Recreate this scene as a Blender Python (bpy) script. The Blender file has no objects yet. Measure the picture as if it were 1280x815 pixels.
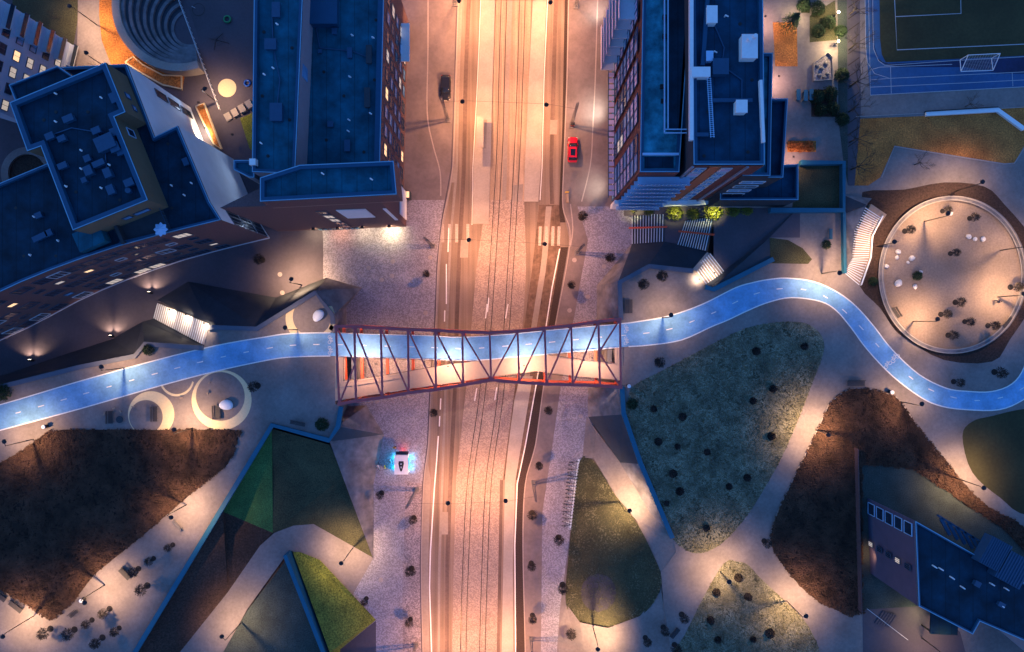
import bpy, bmesh, math, random
from mathutils import Vector, Matrix
from mathutils.geometry import tessellate_polygon
random.seed(7)
R = math.radians
scene = bpy.context.scene
COL = scene.collection
# ---------------------------------------------------------------- camera, world, sun, exposure
H = 118.0          # the camera hangs 118 m above the park level (z = 0); the street lies 6 m lower
F = 853.0
cam_d = bpy.data.cameras.new('camera'); cam_d.sensor_width = 36; cam_d.lens = 36*F/1280
cam_d.clip_start = 1; cam_d.clip_end = 2000
cam = bpy.data.objects.new('camera', cam_d); COL.objects.link(cam)
cam.location = (0, 0, H); scene.camera = cam
world = bpy.data.worlds.new('World'); scene.world = world; world.use_nodes = True
wn = world.node_tree.nodes; wl = world.node_tree.links
bg = wn['Background']
sky = wn.new('ShaderNodeTexSky'); sky.sky_type = 'NISHITA'; sky.sun_disc = False
sky.sun_elevation = R(1.0); sky.sun_rotation = R(300); sky.ozone_density = 6.0; sky.air_density = 1.6; sky.dust_density = 0.2
mixn = wn.new('ShaderNodeMix'); mixn.data_type = 'RGBA'; mixn.blend_type = 'MULTIPLY'; mixn.inputs[0].default_value = 1
wl.new(sky.outputs[0], mixn.inputs[6]); mixn.inputs[7].default_value = (0.62, 0.49, 0.39, 1)
wl.new(mixn.outputs[2], bg.inputs[0]); bg.inputs[1].default_value = 5.1
sun_d = bpy.data.lights.new('sun', 'SUN'); sun_d.energy = 0.06; sun_d.angle = R(20); sun_d.color = (0.6, 0.75, 1.0)
sun = bpy.data.objects.new('sun', sun_d); COL.objects.link(sun); sun.rotation_euler = (R(50), 0, R(60))
scene.view_settings.view_transform = 'Standard'; scene.view_settings.look = 'None'
scene.view_settings.exposure = 0; scene.view_settings.gamma = 1
PARK_W = 8000; ROAD_W = 11200; WARM = (1.0, 0.60, 0.31); ROADC = (1.0, 0.43, 0.17)
ZR = -6.0; ZS = -5.87
# ---------------------------------------------------------------- helpers
def P(px, py, z=0.0):
    return Vector(((px-640)*(H-z)/F, -(py-407.5)*(H-z)/F, z))
ORG = {}
def lin(c):
    return tuple(((x/255)/12.92 if x/255 < .04045 else ((x/255+.055)/1.055)**2.4) for x in c)
def tag(o, label=None, cat=None, group=None, kind=None):
    if label: o['label'] = label
    if cat: o['category'] = cat
    if group: o['group'] = group
    if kind: o['kind'] = kind
    return o
def thing(name, loc, label, cat, group=None):
    o = bpy.data.objects.new(name, None); COL.objects.link(o); o.location = loc
    o.empty_display_size = .3
    ORG[o] = Vector(loc); return tag(o, label, cat, group)
class MB:
    def __init__(s): s.v = []; s.f = []; s.m = []
    def add(s, vs, fs, m=0):
        b = len(s.v); s.v += [tuple(v) for v in vs]; s.f += [tuple(i+b for i in f) for f in fs]; s.m += [m]*len(fs); return s
    def box(s, c, d, rz=0, m=0, rx=0, ry=0):
        M = Matrix.Translation(c) @ Matrix.Rotation(rz, 4, 'Z') @ Matrix.Rotation(ry, 4, 'Y') @ Matrix.Rotation(rx, 4, 'X')
        hx, hy, hz = d[0]/2, d[1]/2, d[2]/2
        vs = [M @ Vector((x, y, z)) for x in (-hx, hx) for y in (-hy, hy) for z in (-hz, hz)]
        return s.add(vs, [(0,1,3,2),(4,6,7,5),(0,4,5,1),(2,3,7,6),(0,2,6,4),(1,5,7,3)], m)
    def bar(s, a, b, w, h=None, m=0):
        a = Vector(a); b = Vector(b); h = h or w; d = b-a; L = d.length
        if L < 1e-5: return s
        q = d.to_track_quat('X', 'Z').to_matrix().to_4x4()
        M = Matrix.Translation((a+b)/2) @ q
        vs = [M @ Vector((x, y, z)) for x in (-L/2, L/2) for y in (-w/2, w/2) for z in (-h/2, h/2)]
        return s.add(vs, [(0,1,3,2),(4,6,7,5),(0,4,5,1),(2,3,7,6),(0,2,6,4),(1,5,7,3)], m)
    def tube(s, a, b, r0, r1=None, n=8, m=0, cap=True):
        a = Vector(a); b = Vector(b); r1 = r0 if r1 is None else r1; d = b-a
        if d.length < 1e-6: return s
        q = d.to_track_quat('Z', 'Y').to_matrix()
        vs = []
        for p, r in ((a, r0), (b, r1)):
            for k in range(n):
                t = 2*math.pi*k/n; vs.append(p + q @ Vector((r*math.cos(t), r*math.sin(t), 0)))
        fs = [(k, (k+1) % n, n+(k+1) % n, n+k) for k in range(n)]
        if cap: fs += [tuple(range(n))[::-1], tuple(range(n, 2*n))]
        return s.add(vs, fs, m)
    def lathe(s, c, prof, n=16, m=0):
        c = Vector(c); vs = []; fs = []
        for r, z in prof:
            for k in range(n):
                t = 2*math.pi*k/n; vs.append(c + Vector((r*math.cos(t), r*math.sin(t), z)))
        for i in range(len(prof)-1):
            for k in range(n): fs.append((i*n+k, i*n+(k+1) % n, (i+1)*n+(k+1) % n, (i+1)*n+k))
        fs.append(tuple(range(n))[::-1]); fs.append(tuple(range((len(prof)-1)*n, len(prof)*n)))
        return s.add(vs, fs, m)
    def prism(s, pts, z0, z1, m=0, mtop=None):
        n = len(pts); vs = [(p[0], p[1], z0) for p in pts]+[(p[0], p[1], z1) for p in pts]
        s.add(vs, [(k, (k+1) % n, n+(k+1) % n, n+k) for k in range(n)], m)
        tri = tessellate_polygon([[Vector((p[0], p[1], 0)) for p in pts]])
        s.add(vs[n:], tri, m if mtop is None else mtop); s.add(vs[:n], [t[::-1] for t in tri], m); return s
    def flat(s, pts, m=0):
        tri = tessellate_polygon([[Vector((p[0], p[1], 0)) for p in pts]])
        return s.add(pts, tri, m)
    def build(s, name, mats, parent=None, label=None, cat=None, group=None, kind=None, smooth=False):
        if not isinstance(mats, (list, tuple)): mats = [mats]
        org = ORG.get(parent, Vector((0, 0, 0))) if parent else Vector((0, 0, 0))
        me = bpy.data.meshes.new(name)
        if parent is None and s.v:
            n = len(s.v); org = Vector((sum(v[0] for v in s.v)/n, sum(v[1] for v in s.v)/n, min(v[2] for v in s.v)))
        me.from_pydata([(v[0]-org.x, v[1]-org.y, v[2]-org.z) for v in s.v], [], s.f)
        for mt in mats: me.materials.append(mt)
        me.polygons.foreach_set('material_index', s.m)
        if smooth: me.polygons.foreach_set('use_smooth', [True]*len(s.f))
        bm = bmesh.new(); bm.from_mesh(me); bmesh.ops.recalc_face_normals(bm, faces=bm.faces) if len(s.f) < 20000 and kind is None else None
        bm.to_mesh(me); bm.free()
        o = bpy.data.objects.new(name, me); COL.objects.link(o)
        if parent: o.parent = parent; ORG[o] = org
        else: o.location = org; ORG[o] = org
        return tag(o, label, cat, group, kind)
def copy_tree(o, parent=None):
    c = o.copy(); COL.objects.link(c); c.parent = parent
    for ch in o.children: copy_tree(ch, c)
    return c
def up_faces(o):
    me = o.data; bm = bmesh.new(); bm.from_mesh(me)
    for f in bm.faces:
        f.normal_update()
        if f.normal.z < 0: f.normal_flip()
    bm.to_mesh(me); bm.free(); return o
def crom(pts, n=6, closed=False):
    out = []; N = len(pts); rng = range(N) if closed else range(N-1)
    for i in rng:
        if closed: p0, p1, p2, p3 = pts[(i-1) % N], pts[i], pts[(i+1) % N], pts[(i+2) % N]
        else: p0, p1, p2, p3 = pts[max(i-1, 0)], pts[i], pts[i+1], pts[min(i+2, N-1)]
        for k in range(n):
            t = k/n
            out.append(tuple(.5*((2*b)+(-a+c)*t+(2*a-5*b+4*c-d)*t*t+(-a+3*b-3*c+d)*t**3) for a, b, c, d in zip(p0, p1, p2, p3)))
    if not closed: out.append(tuple(pts[-1]))
    return out
def sheet(name, px, z, mat, lift=0.0, kind='structure', parent=None, label=None, cat=None, smooth=False):
    """px: photo points (x, y) on level z, or (x, y, z) each"""
    if smooth: px = crom(px, 6, True)
    pts = [P(p[0], p[1], p[2] if len(p) > 2 else z) + Vector((0, 0, lift)) for p in px]
    o = MB().flat(pts).build(name, mat, parent, kind=kind if not parent else None, label=label, cat=cat)
    return up_faces(o)
def ribbon_pts(line, w):
    L = []; Rr = []
    for i, p in enumerate(line):
        a = line[max(i-1, 0)]; b = line[min(i+1, len(line)-1)]; d = Vector((b[0]-a[0], b[1]-a[1])); d.normalize()
        n = Vector((-d.y, d.x))*w/2
        L.append(Vector((p[0]+n.x, p[1]+n.y, p[2]))); Rr.append(Vector((p[0]-n.x, p[1]-n.y, p[2])))
    return L, Rr
def ribbon(mb, line, w, h=0.0, m=0):
    """flat (h = 0) or raised strip along world points"""
    L, Rr = ribbon_pts(line, w); n = len(line); up = Vector((0, 0, h))
    for i in range(n-1):
        a, b, c, d = L[i]+up, L[i+1]+up, Rr[i+1]+up, Rr[i]+up
        mb.add([a, d, c, b], [(0, 1, 2, 3)], m)
        if h:
            mb.add([L[i], L[i+1], b, a], [(0, 1, 2, 3)], m); mb.add([Rr[i], d, c, Rr[i+1]], [(0, 1, 2, 3)], m)
    if h:
        for i in (0, n-1): mb.add([L[i], Rr[i], Rr[i]+up, L[i]+up], [(0, 1, 2, 3)], m)
    return mb
def lerp(line, y):
    for a, b in zip(line, line[1:]):
        if a[1] <= y <= b[1]: return a[0]+(b[0]-a[0])*(y-a[1])/(b[1]-a[1])
    return line[0][0] if y < line[0][1] else line[-1][0]
def inset(pts, d):
    n = len(pts); out = []
    area = sum(pts[i][0]*pts[(i+1) % n][1]-pts[(i+1) % n][0]*pts[i][1] for i in range(n))
    sg = 1 if area > 0 else -1
    for i in range(n):
        a, b, c = Vector(pts[i-1][:2]), Vector(pts[i][:2]), Vector(pts[(i+1) % n][:2])
        d1 = (b-a).normalized(); d2 = (c-b).normalized()
        n1 = Vector((-d1.y, d1.x))*sg; n2 = Vector((-d2.y, d2.x))*sg
        k = n1+n2; k = k/max(.35, k.dot(n1)) if k.length > 1e-6 else n1
        out.append(b + k*d)
    return out
# ---------------------------------------------------------------- materials
def mat(name, col, rough=.8, var=.15, scale=3.0, bump=.0, bscale=30, metal=0, emit=None, estr=0, spec=.4, col2=None, detail=6, big=0.0, bigs=.12, streak=0.0, seam=0.0):
    m = bpy.data.materials.new(name); m.use_nodes = True; nt = m.node_tree; n = nt.nodes; l = nt.links
    b = n['Principled BSDF']; b.inputs['Roughness'].default_value = rough; b.inputs['Metallic'].default_value = metal
    b.inputs['Specular IOR Level'].default_value = spec
    tc = n.new('ShaderNodeTexCoord'); src = tc.outputs['Object']
    no = n.new('ShaderNodeTexNoise'); no.inputs['Scale'].default_value = scale; no.inputs['Detail'].default_value = detail; no.inputs['Roughness'].default_value = .65
    l.new(src, no.inputs['Vector'])
    ra = n.new('ShaderNodeValToRGB'); ra.color_ramp.elements[0].position = .3; ra.color_ramp.elements[1].position = .7
    c2 = col2 or col
    ra.color_ramp.elements[0].color = (*[x*(1-var) for x in col], 1); ra.color_ramp.elements[1].color = (*[min(1, x*(1+var)) for x in c2], 1)
    l.new(no.outputs['Fac'], ra.inputs[0]); out = ra.outputs[0]
    if big:
        n2 = n.new('ShaderNodeTexNoise'); n2.inputs['Scale'].default_value = bigs; n2.inputs['Detail'].default_value = 5; l.new(src, n2.inputs['Vector'])
        mr = n.new('ShaderNodeMapRange'); mr.inputs[1].default_value = .3; mr.inputs[2].default_value = .7; mr.inputs[3].default_value = 1-big; mr.inputs[4].default_value = 1+big
        l.new(n2.outputs['Fac'], mr.inputs[0])
        mx = n.new('ShaderNodeVectorMath'); mx.operation = 'SCALE'; l.new(out, mx.inputs[0]); l.new(mr.outputs[0], mx.inputs['Scale']); out = mx.outputs[0]
    if streak:
        mp = n.new('ShaderNodeMapping'); mp.inputs['Scale'].default_value = (1.6, .02, 1); l.new(src, mp.inputs['Vector'])
        n3 = n.new('ShaderNodeTexNoise'); n3.inputs['Scale'].default_value = 1; n3.inputs['Detail'].default_value = 5; l.new(mp.outputs[0], n3.inputs['Vector'])
        mr = n.new('ShaderNodeMapRange'); mr.inputs[1].default_value = .3; mr.inputs[2].default_value = .7; mr.inputs[3].default_value = 1-streak; mr.inputs[4].default_value = 1+streak
        l.new(n3.outputs['Fac'], mr.inputs[0])
        mx = n.new('ShaderNodeVectorMath'); mx.operation = 'SCALE'; l.new(out, mx.inputs[0]); l.new(mr.outputs[0], mx.inputs['Scale']); out = mx.outputs[0]
    if seam:
        sx = n.new('ShaderNodeSeparateXYZ'); l.new(src, sx.inputs[0])
        m1 = n.new('ShaderNodeMath'); m1.operation = 'PINGPONG'; m1.inputs[1].default_value = 1.05; l.new(sx.outputs[0], m1.inputs[0])
        m2 = n.new('ShaderNodeMath'); m2.operation = 'LESS_THAN'; m2.inputs[1].default_value = .07; l.new(m1.outputs[0], m2.inputs[0])
        m3 = n.new('ShaderNodeMath'); m3.operation = 'MULTIPLY_ADD'; m3.inputs[1].default_value = -seam; m3.inputs[2].default_value = 1; l.new(m2.outputs[0], m3.inputs[0])
        mx = n.new('ShaderNodeVectorMath'); mx.operation = 'SCALE'; l.new(out, mx.inputs[0]); l.new(m3.outputs[0], mx.inputs['Scale']); out = mx.outputs[0]
    l.new(out, b.inputs['Base Color'])
    if bump:
        nb = n.new('ShaderNodeTexNoise'); nb.inputs['Scale'].default_value = bscale; nb.inputs['Detail'].default_value = 4; l.new(src, nb.inputs['Vector'])
        bp = n.new('ShaderNodeBump'); bp.inputs['Strength'].default_value = bump; bp.inputs['Distance'].default_value = .1
        l.new(nb.outputs['Fac'], bp.inputs['Height']); l.new(bp.outputs[0], b.inputs['Normal'])
    if emit: b.inputs['Emission Color'].default_value = (*emit, 1); b.inputs['Emission Strength'].default_value = estr
    return m
def paver(name, c1, c2, cm, scale=2.4, var=.5, mortar=.06, big=.15):
    """small irregular setts: cells with their own tone and dark joints"""
    m = mat(name, c1, .75, .1); nt = m.node_tree; n = nt.nodes; l = nt.links; b = n['Principled BSDF']
    tc = n.new('ShaderNodeTexCoord')
    vo = n.new('ShaderNodeTexVoronoi'); vo.inputs['Scale'].default_value = scale; l.new(tc.outputs['Object'], vo.inputs['Vector'])
    ra = n.new('ShaderNodeValToRGB'); ra.color_ramp.elements[0].color = (*c1, 1); ra.color_ramp.elements[1].color = (*c2, 1)
    ra.color_ramp.elements[0].position = .25; ra.color_ramp.elements[1].position = .8
    sp = n.new('ShaderNodeSeparateColor'); l.new(vo.outputs['Color'], sp.inputs[0]); l.new(sp.outputs[0], ra.inputs[0])
    n2 = n.new('ShaderNodeTexNoise'); n2.inputs['Scale'].default_value = .25; n2.inputs['Detail'].default_value = 6; l.new(tc.outputs['Object'], n2.inputs['Vector'])
    mr = n.new('ShaderNodeMapRange'); mr.inputs[1].default_value = .3; mr.inputs[2].default_value = .7; mr.inputs[3].default_value = 1-big; mr.inputs[4].default_value = 1+big
    l.new(n2.outputs['Fac'], mr.inputs[0])
    mx = n.new('ShaderNodeVectorMath'); mx.operation = 'SCALE'; l.new(ra.outputs[0], mx.inputs[0]); l.new(mr.outputs[0], mx.inputs['Scale'])
    l.new(mx.outputs[0], b.inputs['Base Color'])
    bp = n.new('ShaderNodeBump'); bp.inputs['Strength'].default_value = .5; bp.inputs['Distance'].default_value = .05; bp.invert = True
    l.new(vo.outputs['Distance'], bp.inputs['Height']); l.new(bp.outputs[0], b.inputs['Normal'])
    return m
M = {}
M['asphalt'] = mat('asphalt', (.20,.15,.125), .85, .15, 6, .3, 40, big=.2, streak=.28)
M['asphalt_band'] = mat('asphalt_worn', (.13,.09,.078), .8, .18, 2, .3, 40, big=.3, streak=.25)
M['asphalt_brown'] = mat('asphalt_brown', (.13,.085,.065), .85, .3, 1.2, .3, 40, big=.35, bigs=.3, streak=.2)
M['asphalt_light'] = mat('asphalt_light', (.26,.22,.20), .85, .12, 2, .3, 40, big=.15)
M['track_bed'] = mat('track_bed', (.30,.225,.175), .8, .12, 3, .2, 30, big=.15, bigs=.2, streak=.3)
M['track_setts'] = paver('track_setts', (.23,.18,.16), (.35,.275,.245), None, 6, big=.1)
M['platform'] = mat('platform_slab', (.33,.29,.265), .75, .10, 3, .15, 20, big=.14, bigs=.3)
M['rail'] = mat('rail_steel', (.07,.06,.055), .4, .2, 3, metal=.6)
M['gutter'] = mat('gutter_gravel', (.045,.03,.028), .95, .35, 5, .6, 20)
M['kerb'] = mat('kerb_granite', (.33,.28,.27), .7, .2, 6)
M['setts'] = paver('cobbles', (.20,.185,.215), (.33,.305,.355), None, 5.5, big=.12)
M['setts_fine'] = paver('small_setts', (.15,.13,.15), (.32,.28,.31), None, 6)
M['walk'] = mat('pavement_asphalt', (.17,.14,.145), .85, .12, 1.5, .25, 30, big=.22, bigs=.2)
M['park_paving'] = mat('park_paving', (.205,.172,.168), .85, .16, 2.2, .3, 30, big=.22, bigs=.18)
M['plaza'] = mat('plaza_asphalt', (.085,.072,.092), .85, .10, 2.2, .3, 30, big=.15, bigs=.15)
M['blue_path'] = mat('blue_path', (.17,.38,.64), .7, .14, 2.5, .2, 30, big=.24, bigs=.35)
M['white_line'] = mat('white_paint', (.76,.76,.76), .6, .2, 6)
M['pitch_line'] = mat('pitch_paint', (.42,.42,.45), .7, .2, 6)
M['worn_paint'] = mat('worn_paint', (.38,.32,.29), .7, .4, 5)
M['cream_paint'] = mat('cream_paint', (.74,.58,.34), .7, .08, 3)
M['cream_conc'] = mat('bridge_deck_surface', (.52,.34,.24), .75, .06, 2, .1, 20)
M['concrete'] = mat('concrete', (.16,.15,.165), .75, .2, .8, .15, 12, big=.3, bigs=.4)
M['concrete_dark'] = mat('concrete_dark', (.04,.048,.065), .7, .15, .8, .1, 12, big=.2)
M['coping'] = mat('blue_grey_coping', (.015,.12,.20), .6, .1, 1)
M['coping_lit'] = mat('lamplit_coping', (.10,.115,.16), .6, .1, 1)  # greyer copy of the coping, lamplight put into its colour
M['lawn_dark'] = mat('dark_grass', (.035,.05,.055), .95, .4, 5, .9, 14, col2=(.055,.07,.06), big=.3, bigs=.3)  # dark grass with a blue-green tone
M['lawn'] = mat('lawn_grass', (.034,.037,.022), .95, .5, 5, .9, 14, col2=(.065,.062,.03), big=.3, bigs=.25)
M['lawn_blue'] = mat('frosty_grass', (.09,.088,.064), .95, .7, 5, .9, 10, col2=(.18,.17,.115), big=.5, bigs=.35)
M['lawn_green'] = mat('green_grass', (.03,.10,.035), .95, .65, 6, .9, 14, col2=(.05,.14,.04), big=.25, bigs=.3)
M['lawn_bright'] = mat('fresh_grass', (.075,.11,.018), .95, .7, 4, .9, 14, col2=(.17,.19,.03), big=.25, bigs=.4)
M['lawn_brown'] = mat('lamp_tinted_dry_grass', (.32,.105,.025), .95, .5, 4, .9, 12, col2=(.46,.17,.04), big=.35, bigs=.25)  # dry grass, orange lamp glow put into its raised colour
M['soil'] = mat('soil', (.05,.028,.022), .95, .65, 3, .9, 10, big=.3)
M['tuft'] = mat('grass_tufts', (.07,.075,.04), .95, .6, .4, col2=(.15,.14,.085))
M['worn_grass'] = mat('worn_grass', (.055,.05,.058), .95, .3, 4, .6, 14, big=.3, bigs=.5)
M['sand'] = mat('playground_sand', (.24,.18,.15), .95, .2, 3, .4, 25, big=.28, bigs=.12)
M['roof'] = mat('dark_roof_felt', (.002,.042,.088), .75, .25, .8, .15, 8, big=.4, bigs=.3, seam=.35, spec=.2)  # dark grey felt, the sky's blue put into its colour
M['roof2'] = mat('skylit_roof_felt', (.003,.085,.14), .75, .25, .8, .15, 8, big=.4, bigs=.3, seam=.3, spec=.2)  # lighter felt, same blue skylight in the colour
M['roof_night'] = mat('black_roof_felt', (.002,.026,.052), .75, .25, .8, .15, 8, big=.4, bigs=.3, seam=.3, spec=.2)  # darkest felt, again with blue skylight in the colour
M['roof_green'] = mat('mossy_roof', (.015,.14,.22), .8, .4, .6, .2, 8, col2=(.03,.22,.30), big=.35, bigs=.35, spec=.2)
M['parapet'] = mat('parapet_metal', (.003,.062,.14), .5, .08, 1)
M['parapet_light'] = mat('parapet_light', (.33,.56,.82), .5, .05, 1)
M['vent'] = mat('vent_metal', (.012,.065,.14), .5, .1, 2)
M['white_metal'] = mat('white_metal', (.75,.78,.82), .5, .05, 2)
M['white_wall'] = mat('white_render', (.78,.84,.92), .8, .05, .5, big=.05)
M['pale_render'] = mat('pale_render', (.46,.54,.70), .8, .06, .6, big=.08)
M['grey_render'] = mat('grey_render', (.24,.25,.31), .8, .06, .6, big=.08)
M['umber_wall'] = mat('umber_render', (.14,.125,.085), .8, .08, .6, big=.1)
M['brown_brick'] = mat('brown_brick', (.12,.065,.07), .85, .25, 5, .2, 20)
M['red_brick'] = mat('red_brick', (.17,.05,.04), .85, .25, 5, .2, 20)
M['dark_wall'] = mat('dark_cladding', (.03,.04,.055), .7, .15, 1)
M['glass'] = mat('window_glass', (.012,.03,.06), .12, .2, .5, spec=.6)
M['glass_blue'] = mat('pale_glass', (.12,.32,.60), .25, .25, .4, spec=.6)
M['glass_pink'] = mat('pink_blind', (.50,.42,.62), .4, .1, .4)
M['lit'] = mat('lit_window', (.5,.35,.2), .5, .3, .6, emit=(1, .62, .32), estr=1.3)
M['litpale'] = mat('pale_lit_window', (.5,.45,.4), .5, .3, .6, emit=(1, .8, .62), estr=.45)
M['frame'] = mat('window_frame', (.04,.07,.11), .5, .05)
M['frame_white'] = mat('white_frame', (.5,.55,.62), .5, .05)
M['black'] = mat('black_steel', (.012,.012,.016), .5, .1)
M['lampglow'] = mat('lamp_lens', (.8,.8,.8), .4, 0, emit=(1, .8, .55), estr=12)
M['steel'] = mat('galvanised_steel', (.16,.16,.18), .5, .15, metal=.3)
M['truss'] = mat('truss_paint', (.58,.10,.10), .5, .1, 1)
M['truss_red'] = mat('truss_red_paint', (.72,.10,.035), .5, .1, 1)
M['red'] = mat('car_red', (.55,.01,.03), .25, .03, 1)
M['carblack'] = mat('car_black', (.012,.013,.02), .2, .03, 1)
M['carglass'] = mat('car_glass', (.01,.012,.02), .08, .05, 1, spec=.7)
M['tyre'] = mat('tyre_rubber', (.01,.01,.01), .8, .1)
M['orange'] = mat('orange_rail', (.75,.10,.04), .5, .05)
M['wood'] = mat('pale_timber', (.33,.24,.18), .7, .1, 3)
M['dark_wood'] = mat('dark_timber', (.05,.045,.05), .7, .2, 3)
M['bark'] = mat('bark', (.05,.04,.035), .9, .3, 4)
M['twig'] = mat('twigs', (.035,.028,.026), .9, .3, 4)
M['leaf_dark'] = mat('dark_leaves', (.02,.045,.018), .8, .4, 3)
M['leaf_brown'] = mat('rusty_leaves', (.05,.026,.019), .85, .6, .25, col2=(.085,.043,.028))
M['leaf_yellow'] = mat('yellow_leaves', (.22,.24,.03), .8, .4, 1.5)
M['leaf_orange'] = mat('orange_leaves', (.42,.14,.04), .8, .4, 1.5)
M['mulch'] = mat('mulch', (.022,.018,.020), .95, .4, 4, .9, 12)
M['stone'] = mat('white_stone', (.70,.66,.64), .8, .15, 1.5, .3, 4)
M['track_blue'] = mat('running_track', (.03,.10,.24), .8, .12, 1.5, .1, 20, big=.18, bigs=.12)
M['track_navy'] = mat('running_track_navy', (.012,.02,.07), .8, .2, 1.5, .1, 20, big=.3)
M['turf'] = mat('sports_turf', (.045,.042,.018), .95, .2, 2, .3, 20, big=.25, bigs=.15)
M['net'] = mat('net_cord', (.5,.5,.52), .8, .05)
M['tread'] = mat('stair_tread', (.36,.31,.31), .7, .1, 2)
M['skin'] = mat('skin', (.45,.28,.2), .6, .05); M['hair'] = mat('hair', (.03,.02,.015), .8, .1)
M['yellow'] = mat('yellow_fabric', (.65,.40,.03), .7, .1); M['navy'] = mat('navy_fabric', (.02,.025,.06), .8, .1)
M['cyan'] = mat('cyan_tube', (.1,.6,.8), .4, 0, emit=(.02, .7, 1), estr=6)
M['green'] = mat('green_rubber', (.02,.25,.10), .6, .1); M['bluep'] = mat('blue_plastic', (.02,.12,.5), .5, .1)
# ================================================================ GROUND AND STREET
g = MB().add([(-400,-400,-6.2),(400,-400,-6.2),(400,400,-6.2),(-400,400,-6.2)], [(0,1,2,3)]).build('ground', M['plaza'], kind='structure')
KL = [(573,-60),(572,0),(569,100),(565,210),(553,275),(547,330),(544,406),(538,490),(535,555),(529,605),(526,708),(528,815),(530,900)]
GE = [(712,-60),(710,0),(708,100),(704,206),(703,259),(712,300),(694,404),(679,482),(669,555),(656,605),(653,682),(656,815),(657,900)]  # east edge of the gutter
GW = [(707,-60),(706,0),(703,155),(701,206),(699,259),(701,311),(686,404),(670,482),(658,555),(647,605),(644,682),(645,815),(646,900)]
ys = list(range(-60, 901, 20))
def strip(name, la, lb, z, mt, y0=-60, y1=900, lift=0, step=20):
    yy = [y0]+[y for y in range(int(y0//step+1)*step, int(y1), step)]+[y1]
    fa = la if callable(la) else (lambda y: lerp(la, y)); fb = lb if callable(lb) else (lambda y: lerp(lb, y))
    mb = MB()
    for a, b in zip(yy, yy[1:]):
        mb.add([P(fa(a), a, z)+Vector((0,0,lift)), P(fb(a), a, z)+Vector((0,0,lift)), P(fb(b), b, z)+Vector((0,0,lift)), P(fa(b), b, z)+Vector((0,0,lift))], [(0,1,2,3)])
    return up_faces(mb.build(name, mt, kind='structure'))
strip('road', KL, GE, ZR, M['asphalt'])
def sl(line): return crom([(x, y) for x, y in line], 5)
T1 = [(632,-60),(630,0),(627,100),(624,200),(611,400),(602,500),(588,600),(582,708),(579,815),(579,900)]
T2 = [(655,-60),(653,0),(650,100),(646,200),(634,400),(625,500),(611,600),(606,708),(603,815),(603,900)]
TL = [(622,-60),(620,0),(617,100),(612,210),(608,255)]; TR = [(665,-60),(664,0),(661,100),(656,210),(655,255)]
strip('tram_track_bed', TL, TR, ZR, M['track_bed'], -60, 250, .016)
TL2 = [(608,250),(596,330),(590,400),(583,482),(570,600),(567,708),(565,815),(566,900)]
TR2 = [(655,250),(658,330),(654,400),(644,482),(628,600),(627,708),(625,815),(626,900)]
strip('tram_track_setts', TL2, TR2, ZR, M['track_setts'], 250, 900, .016)
strip('worn_lane', [(674,255),(666,330),(656,402),(644,482),(634,560),(629,600)], GW, ZR, M['asphalt_brown'], 256, 600, .012)
for nm, a, b, y0, y1, mt in (
    ('lane_wear', [(588,-60),(586,0),(582,100),(580,210),(575,300),(571,400),(569,480),(563,600),(559,708),(558,900)], 5, -60, 900, 'asphalt_band'),
    ('lane_wear', [(578,-60),(577,0),(573,100),(571,210),(563,300),(559,400),(557,480),(553,600),(549,708),(548,900)], 3, -60, 900, 'asphalt_light'),
    ('lane_wear', [(640,-60),(638,0),(634,100),(630,250)], 5, -60, 250, 'asphalt_light'),
    ('lane_wear', [(697,-60),(695,0),(692,100),(689,210),(690,255)], 5, -60, 255, 'asphalt_band'),
    ('lane_wear', [(686,258),(680,330),(668,405),(657,482),(646,560),(640,600)], 7, 258, 600, 'asphalt_light'),
    ('lane_wear', [(627,600),(625,700),(623,815),(624,900)], 4, 600, 900, 'asphalt_band')):
    strip(nm, (lambda y, a=a, b=b: lerp(a, y)-b/2), (lambda y, a=a, b=b: lerp(a, y)+b/2), ZR, M[mt], y0, y1, .022)
def raised(name, px, z0, z1, mt, kind='structure', **k):
    a = [P(p[0], p[1], z0) for p in px]
    return MB().prism(a, z0-.1, z1, 0).build(name, mt, kind=kind, **k)
raised('tram_platform', [(603,-60),(602,0),(598,100),(592,210),(590,280),(611,280),(613,210),(616,100),(619,0),(620,-60)], ZR, ZR+.24, M['platform'])
raised('tram_platform', [(668,-60),(666,0),(661,100),(656,210),(655,252),(673,252),(676,210),(679,100),(683,0),(684,-60)], ZR, ZR+.12, M['platform'])
sheet('tram_platform', [(650,470),(643,500),(635,560),(631,600),(629,708),(627,815),(628,900),(643,900),(642,815),(641,708),(643.5,605),(651,560),(661,500),(666,470)], ZR, M['platform'], .026)
mb = MB()
for T in (T1, T2):
    for s in (-3.5, 3.5):
        ribbon(mb, [P(x+s, y, ZR)+Vector((0,0,.02)) for x, y in sl(T)], .13, .012)
mb.build('tram_rails', M['rail'], kind='structure')
strip('gutter', GW, GE, ZR, M['gutter'], -60, 278, .03); strip('gutter', GW, GE, ZR, M['gutter'], 309, 900, .03)
strip('kerb_gutter', KL, (lambda y: lerp(KL, y)+(9 if y > 590 else 3)), ZR, M['asphalt_light'], -60, 900, .008)
mb = MB()
def pl(px, z, w, lift=.03): ribbon(mb, [P(*p, z)+Vector((0,0,lift)) for p in px], w)
pl([(548,545),(545.5,580),(543,610),(538,690),(537,734),(539.5,815),(541,900)], ZR, .22)
for a in ([(553,470),(551.5,488)],[(551,498),(550.4,512)],[(549.7,520),(549.2,533)],[(561,285),(560,315)],[(558,330),(558,380)],[(556,388),(555.7,402)],
          [(607,398),(609,380)],[(632,398),(635,380)],[(596,485),(593.3,501)],[(621,484),(618.5,500)],[(609.5,390),(611,372)]): pl(a, ZR, .2, .036)
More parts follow.
